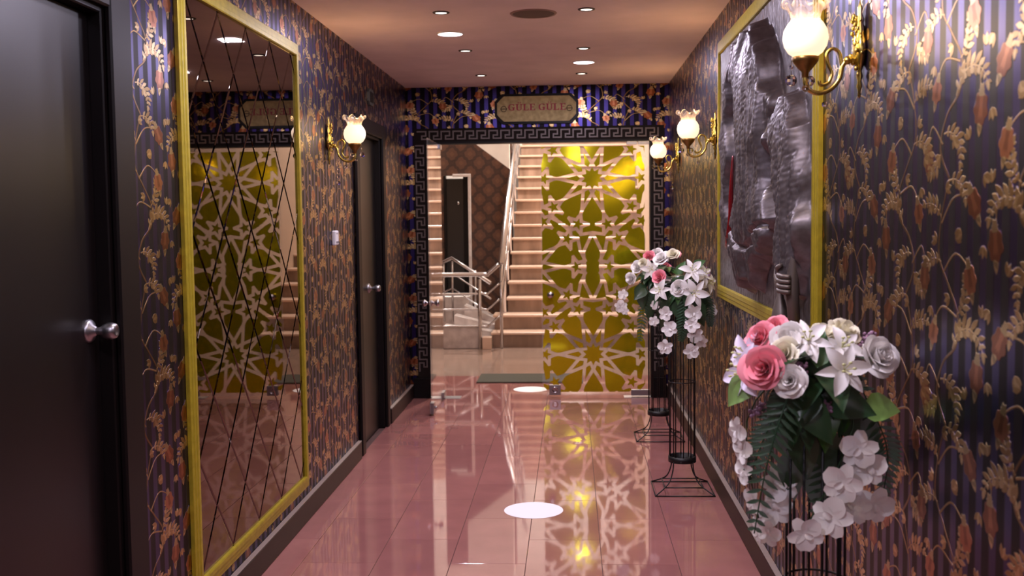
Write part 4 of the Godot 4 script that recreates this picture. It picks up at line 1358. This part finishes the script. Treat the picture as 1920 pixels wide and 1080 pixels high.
func flowers() -> void:
	var a := Vector3(0.600, 0, -2.62)
	flower_stand(a, "black wire stand holding the large pink and white bouquet")
	bouquet(a, "large bouquet with pink and white roses, lilies, ferns and hanging orchids", {
		"rose_pink": [[1432, 690, 0.13, 0.056], [1425, 632, 0.02, 0.040], [1452, 614, -0.02, 0.036]],
		"rose_white": [[1480, 712, 0.15, 0.040], [1476, 640, 0.06, 0.052], [1650, 668, 0.06, 0.050]],
		"rose_cream": [[1584, 622, -0.02, 0.044], [1545, 628, 0.0, 0.040], [1470, 660, 0.10, 0.034]],
		"lily": [[1582, 694, 0.13, 0.062], [1578, 652, 0.05, 0.056], [1516, 640, 0.08, 0.056]],
		"lily_side": [[1398, 700, 0.06, 0.070], [1402, 665, 0.02, 0.060]],
		"lilac": [[1495, 690, 0.13, 0.022], [1632, 632, 0.0, 0.034], [1392, 640, -0.02, 0.018], [1412, 775, 0.04, 0.020], [1555, 770, 0.10, 0.012]],
		"leaf_mid": [[1532, 690, 0.10, 1546, 618, 0.07, 0.048]],
		"leaf_light": [[1406, 706, 0.06, 1368, 758, 0.08, 0.064], [1618, 760, 0.06, 1686, 770, 0.08, 0.070]],
		"leaf_dark": [[1500, 745, 0.10, 1560, 830, 0.14, 0.075], [1540, 740, 0.08, 1640, 775, 0.12, 0.085], [1470, 745, 0.10, 1440, 780, 0.12, 0.050], [1520, 730, 0.10, 1500, 800, 0.13, 0.070], [1560, 745, 0.05, 1610, 830, 0.06, 0.080], [1490, 760, 0.05, 1520, 860, 0.05, 0.09], [1450, 770, 0.02, 1470, 850, 0.03, 0.08], [1600, 780, 0.0, 1650, 830, 0.0, 0.07], [1500, 800, 0.06, 1515, 900, 0.06, 0.075], [1545, 800, 0.06, 1560, 900, 0.05, 0.08], [1580, 820, 0.02, 1600, 910, 0.01, 0.08], [1530, 860, 0.0, 1535, 960, 0.0, 0.07], [1480, 840, 0.0, 1490, 940, 0.0, 0.07]],
		"fern": [[1468, 770, 0.13, 1436, 880, 1414, 1000, 0.055], [1650, 800, 0.02, 1664, 860, 1655, 930, 0.045], [1540, 800, 0.02, 1545, 900, 1530, 1010, 0.05], [1450, 780, 0.05, 1425, 840, 1405, 900, 0.045]],
		"stem": [[1400, 790, 0.03, 1430, 1010], [1600, 800, 0.08, 1500, 1010], [1450, 820, -0.03, 1450, 1000]],
		"orchid_side": [[1384, 808, 0.02, 0.036], [1394, 842, 0.03, 0.036], [1396, 882, 0.03, 0.034], [1412, 940, 0.03, 0.034], [1424, 990, 0.03, 0.032]],
		"orchid": [[1462, 905, -0.02, 0.046], [1452, 955, -0.02, 0.044], [1440, 1000, -0.02, 0.034], [1610, 842, 0.09, 0.044], [1626, 876, 0.08, 0.044], [1580, 905, 0.10, 0.046], [1640, 945, 0.02, 0.046], [1600, 950, 0.04, 0.042], [1560, 970, 0.10, 0.048], [1510, 1000, 0.10, 0.042]],
	}, 100)
	var b := Vector3(0.600, 0, -5.78)
	flower_stand(b, "black wire stand on the tiles below the relief's gilt corner")
	bouquet(b, "bouquet of white lilies and roses hanging orchids below the relief's gilt corner", {
		"rose_pink": [[1236, 520, 0.12, 0.042], [1266, 478, -0.02, 0.036]],
		"rose_white": [[1272, 540, 0.16, 0.044], [1240, 484, 0.0, 0.044]],
		"rose_cream": [[1262, 476, 0.04, 0.036]],
		"lily": [[1302, 550, 0.17, 0.078], [1298, 508, 0.12, 0.070], [1318, 515, 0.05, 0.066], [1238, 544, 0.14, 0.060], [1328, 532, 0.02, 0.056]],
		"lilac": [[1324, 502, 0.0, 0.03], [1285, 530, 0.14, 0.018], [1330, 514, 0.04, 0.026]],
		"leaf_mid": [[1270, 515, 0.10, 1284, 490, 0.10, 0.05], [1300, 500, 0.05, 1322, 488, 0.05, 0.05]],
		"leaf_dark": [[1270, 560, 0.12, 1285, 610, 0.14, 0.09], [1300, 560, 0.08, 1320, 610, 0.10, 0.09], [1255, 560, 0.08, 1250, 600, 0.10, 0.08], [1315, 552, 0.02, 1330, 590, 0.03, 0.08], [1285, 570, 0.05, 1280, 640, 0.05, 0.10]],
		"fern": [[1282, 570, 0.14, 1280, 610, 1276, 640, 0.05], [1325, 560, 0.04, 1330, 592, 1332, 612, 0.04]],
		"stem": [[1300, 570, 0.14, 1300, 660], [1250, 570, 0.10, 1246, 655]],
		"orchid": [[1300, 586, 0.16, 0.044], [1298, 608, 0.16, 0.044], [1304, 628, 0.14, 0.042], [1296, 658, 0.15, 0.042], [1248, 588, 0.12, 0.038], [1255, 616, 0.12, 0.042], [1247, 650, 0.12, 0.040], [1316, 640, 0.08, 0.034], [1332, 582, 0.02, 0.036]],
	}, 300)
	var c := Vector3(0.585, 0, -7.15)
	flower_stand(c, "black wire stand beside the gold glass door leaf")
	bouquet(c, "bouquet of white and pink flowers in front of the gold glass leaf", {
		"rose_pink": [[1216, 480, 0.05, 0.044], [1250, 500, 0.0, 0.04]],
		"rose_white": [[1232, 474, 0.0, 0.044], [1195, 500, 0.06, 0.044], [1183, 522, 0.08, 0.044]],
		"rose_cream": [[1205, 492, 0.10, 0.034]],
		"lily": [[1222, 506, 0.13, 0.074], [1244, 530, 0.1, 0.07]],
		"leaf_dark": [[1200, 530, 0.08, 1205, 580, 0.1, 0.09], [1225, 545, 0.06, 1215, 600, 0.08, 0.10], [1245, 550, 0.02, 1240, 620, 0.02, 0.10], [1210, 540, 0.1, 1190, 560, 0.14, 0.08]],
		"fern": [[1210, 560, 0.06, 1204, 600, 1200, 640, 0.05]],
		"stem": [[1180, 530, 0.06, 1165, 575]],
		"orchid": [[1168, 552, 0.08, 0.034], [1164, 574, 0.08, 0.042], [1172, 582, 0.09, 0.03], [1226, 602, 0.1, 0.034], [1228, 572, 0.1, 0.03]],
	}, 500)

# ---------------------------------------------------------------- small things
func small_things() -> void:
	var st := sto()
	lathe(st, [Vector2(0.152, 0.0002), Vector2(0.152, 0.0012), Vector2(0.0, 0.0012)], 48)
	solo("floor_sticker", st, M.sticker, "large white round sticker on the rose corridor tiles", "sticker", "", "", Vector3(-0.203, 0, -5.358))
	st = sto()
	lathe(st, [Vector2(0.15, 0.0002), Vector2(0.15, 0.0012), Vector2(0.0, 0.0012)], 48)
	solo("floor_sticker", st, M.sticker, "white round sticker on the floor behind the gold glass leaf", "sticker", "", "", Vector3(-0.362, 0, -9.17))
	var t := thing("ceiling_speaker", "round dark ceiling speaker grille flush with the plaster", "speaker", Vector3(-0.187, HC, -5.653))
	st = sto(false)
	lathe(st, [Vector2(0.110, -0.004), Vector2(0.118, -0.006), Vector2(0.124, 0.0)], 40)
	part("rim", st, M.speaker_rim, t)
	st = sto(false)
	lathe(st, [Vector2(0.0, -0.006), Vector2(0.06, -0.0055), Vector2(0.111, -0.003)], 40)
	part("grille", st, M.speaker_grille, t)
	t = thing("wall_controller", "small white plastic wall control unit between mirror and dark door", "switch", Vector3(XL, 1.400, -5.955))
	part("body", boxed(Vector3(0, -0.042, -0.040), Vector3(0.024, 0.042, 0.040), 0.006), M.white_plastic, t)
	part("slot", boxed(Vector3(0.024, 0.022, -0.022), Vector3(0.0245, 0.026, 0.022)), M.grey_print, t)
	part("button", boxed(Vector3(0.0235, -0.030, -0.026), Vector3(0.026, -0.018, 0.026), 0.001), M.grey_print, t)
	t = thing("wall_plaque", "small dark octagonal plaque above the dark door", "plaque", Vector3(XL, 2.322, -7.155))
	st = sto()
	prism(st, PackedVector2Array([Vector2(-0.09, -0.03), Vector2(-0.06, -0.055), Vector2(0.06, -0.055), Vector2(0.09, -0.03), Vector2(0.09, 0.03), Vector2(0.06, 0.055), Vector2(-0.06, 0.055), Vector2(-0.09, 0.03)]), 0.014, Transform3D(Basis(Vector3.UP, PI / 2), Vector3.ZERO))
	part("rim", st, M.plaque_rim, t)
	part("face", boxed(Vector3(0.012, -0.036, -0.06), Vector3(0.016, 0.036, 0.06), 0.002), M.key_ground, t)

# ---------------------------------------------------------------- everything
func _ready() -> void:
	# camera
	var yaw := 0.05605; var pitch := 0.0675; var roll := -0.01216
	cam_f = Vector3(-sin(yaw) * cos(pitch), -sin(pitch), -cos(yaw) * cos(pitch))
	var right := Vector3(cos(yaw), 0, -sin(yaw))
	var up := right.cross(cam_f)
	cam_r = right * cos(roll) + up * sin(roll)
	cam_u = -right * sin(roll) + up * cos(roll)
	var cam := Camera3D.new()
	cam.name = "camera"
	var fov := rad_to_deg(2.0 * atan(540.0 / FOCAL))
	cam.transform = Transform3D(Basis(cam_r, cam_u, -cam_f), EYE)
	cam.fov = fov
	cam.near = 0.05
	cam.far = 60.0
	var optics := CameraAttributesPhysical.new()
	optics.frustum_focal_length = 35.0
	optics.frustum_focus_distance = 4.4
	optics.exposure_aperture = 4.5
	optics.frustum_near = 0.05
	optics.frustum_far = 60.0
	cam.attributes = optics
	cam.fov = fov
	add_child(cam)
	cam.current = true
	# surroundings
	var env := Environment.new()
	env.background_mode = Environment.BG_COLOR
	env.background_color = Color.BLACK
	env.tonemap_mode = Environment.TONE_MAPPER_LINEAR
	env.tonemap_exposure = 1.0
	env.sdfgi_enabled = true
	env.ssao_enabled = true
	env.ssil_enabled = true
	var we := WorldEnvironment.new()
	we.name = "surroundings"
	we.environment = env
	add_child(we)
	materials()
	# ceiling lamps, in the two rows that run the length of the corridor
	var nth := ["first", "second", "third", "fourth", "fifth", "sixth", "seventh", "eighth"]
	for side in 2:
		var row: Array = [[-6.21, -3.70, -1.20, 3.80], [-7.46, -4.95, -2.45, 1.30]][side]
		for k in row.size():
			led_panel(Vector3([-0.69, 0.10][side], HC, row[k]), 0.072, LED_ENERGY, COOL, "round white panel light on the %s side, %s from the glass doors" % [["mirror", "relief"][side], nth[k]], "round panel lights of the corridor")
		row = [-8.05, -6.85, -5.57, -4.30, -3.05, -1.80, 0.7, 3.2]
		for k in row.size():
			spot_lamp(Vector3([-0.665, 0.09][side], HC, row[k]), "small recessed spotlight with dark ring on the %s side, %s from the glass doors" % [["mirror", "relief"][side], nth[k]])
	shell()
	door("door_1", -2.04, -3.06, 2.14, 0.13, -2.965, 1.195, "large black door with steel ball knob and dark frame beside the mirror")
	door("door_2", -6.66, -7.52, 2.08, 0.085, -7.18, 1.03, "narrow black door with steel knob beyond the white sconce")
	doorway_trim()
	plaque()
	glass_doors()
	mirror()
	relief()
	hall()
	wall_sconce(Vector3(XR, 1.945, -2.98), -1, "brass sconce with white glass shade beside the relief's hand, above the large bouquet", false)
	wall_sconce(Vector3(XR, 1.932, -5.89), -1, "brass sconce with white glass shade at the relief's hooded side", false)
	wall_sconce(Vector3(XR, 1.932, -7.87), -1, "brass sconce with white glass shade beside the gold glass door leaf", true)
	wall_sconce(Vector3(XL, 1.932, -5.85), 1, "brass sconce with white glass shade between mirror and narrow black door", true)
	wall_sconce(Vector3(XR, 1.932, 1.2), -1, "brass sconce with white glass shade on the bare wall opposite the glass doors' end", false)
	wall_sconce(Vector3(XL, 1.932, 1.2), 1, "brass sconce with white glass shade on the bare wall beyond the large black door", false)
	flowers()
	small_things()
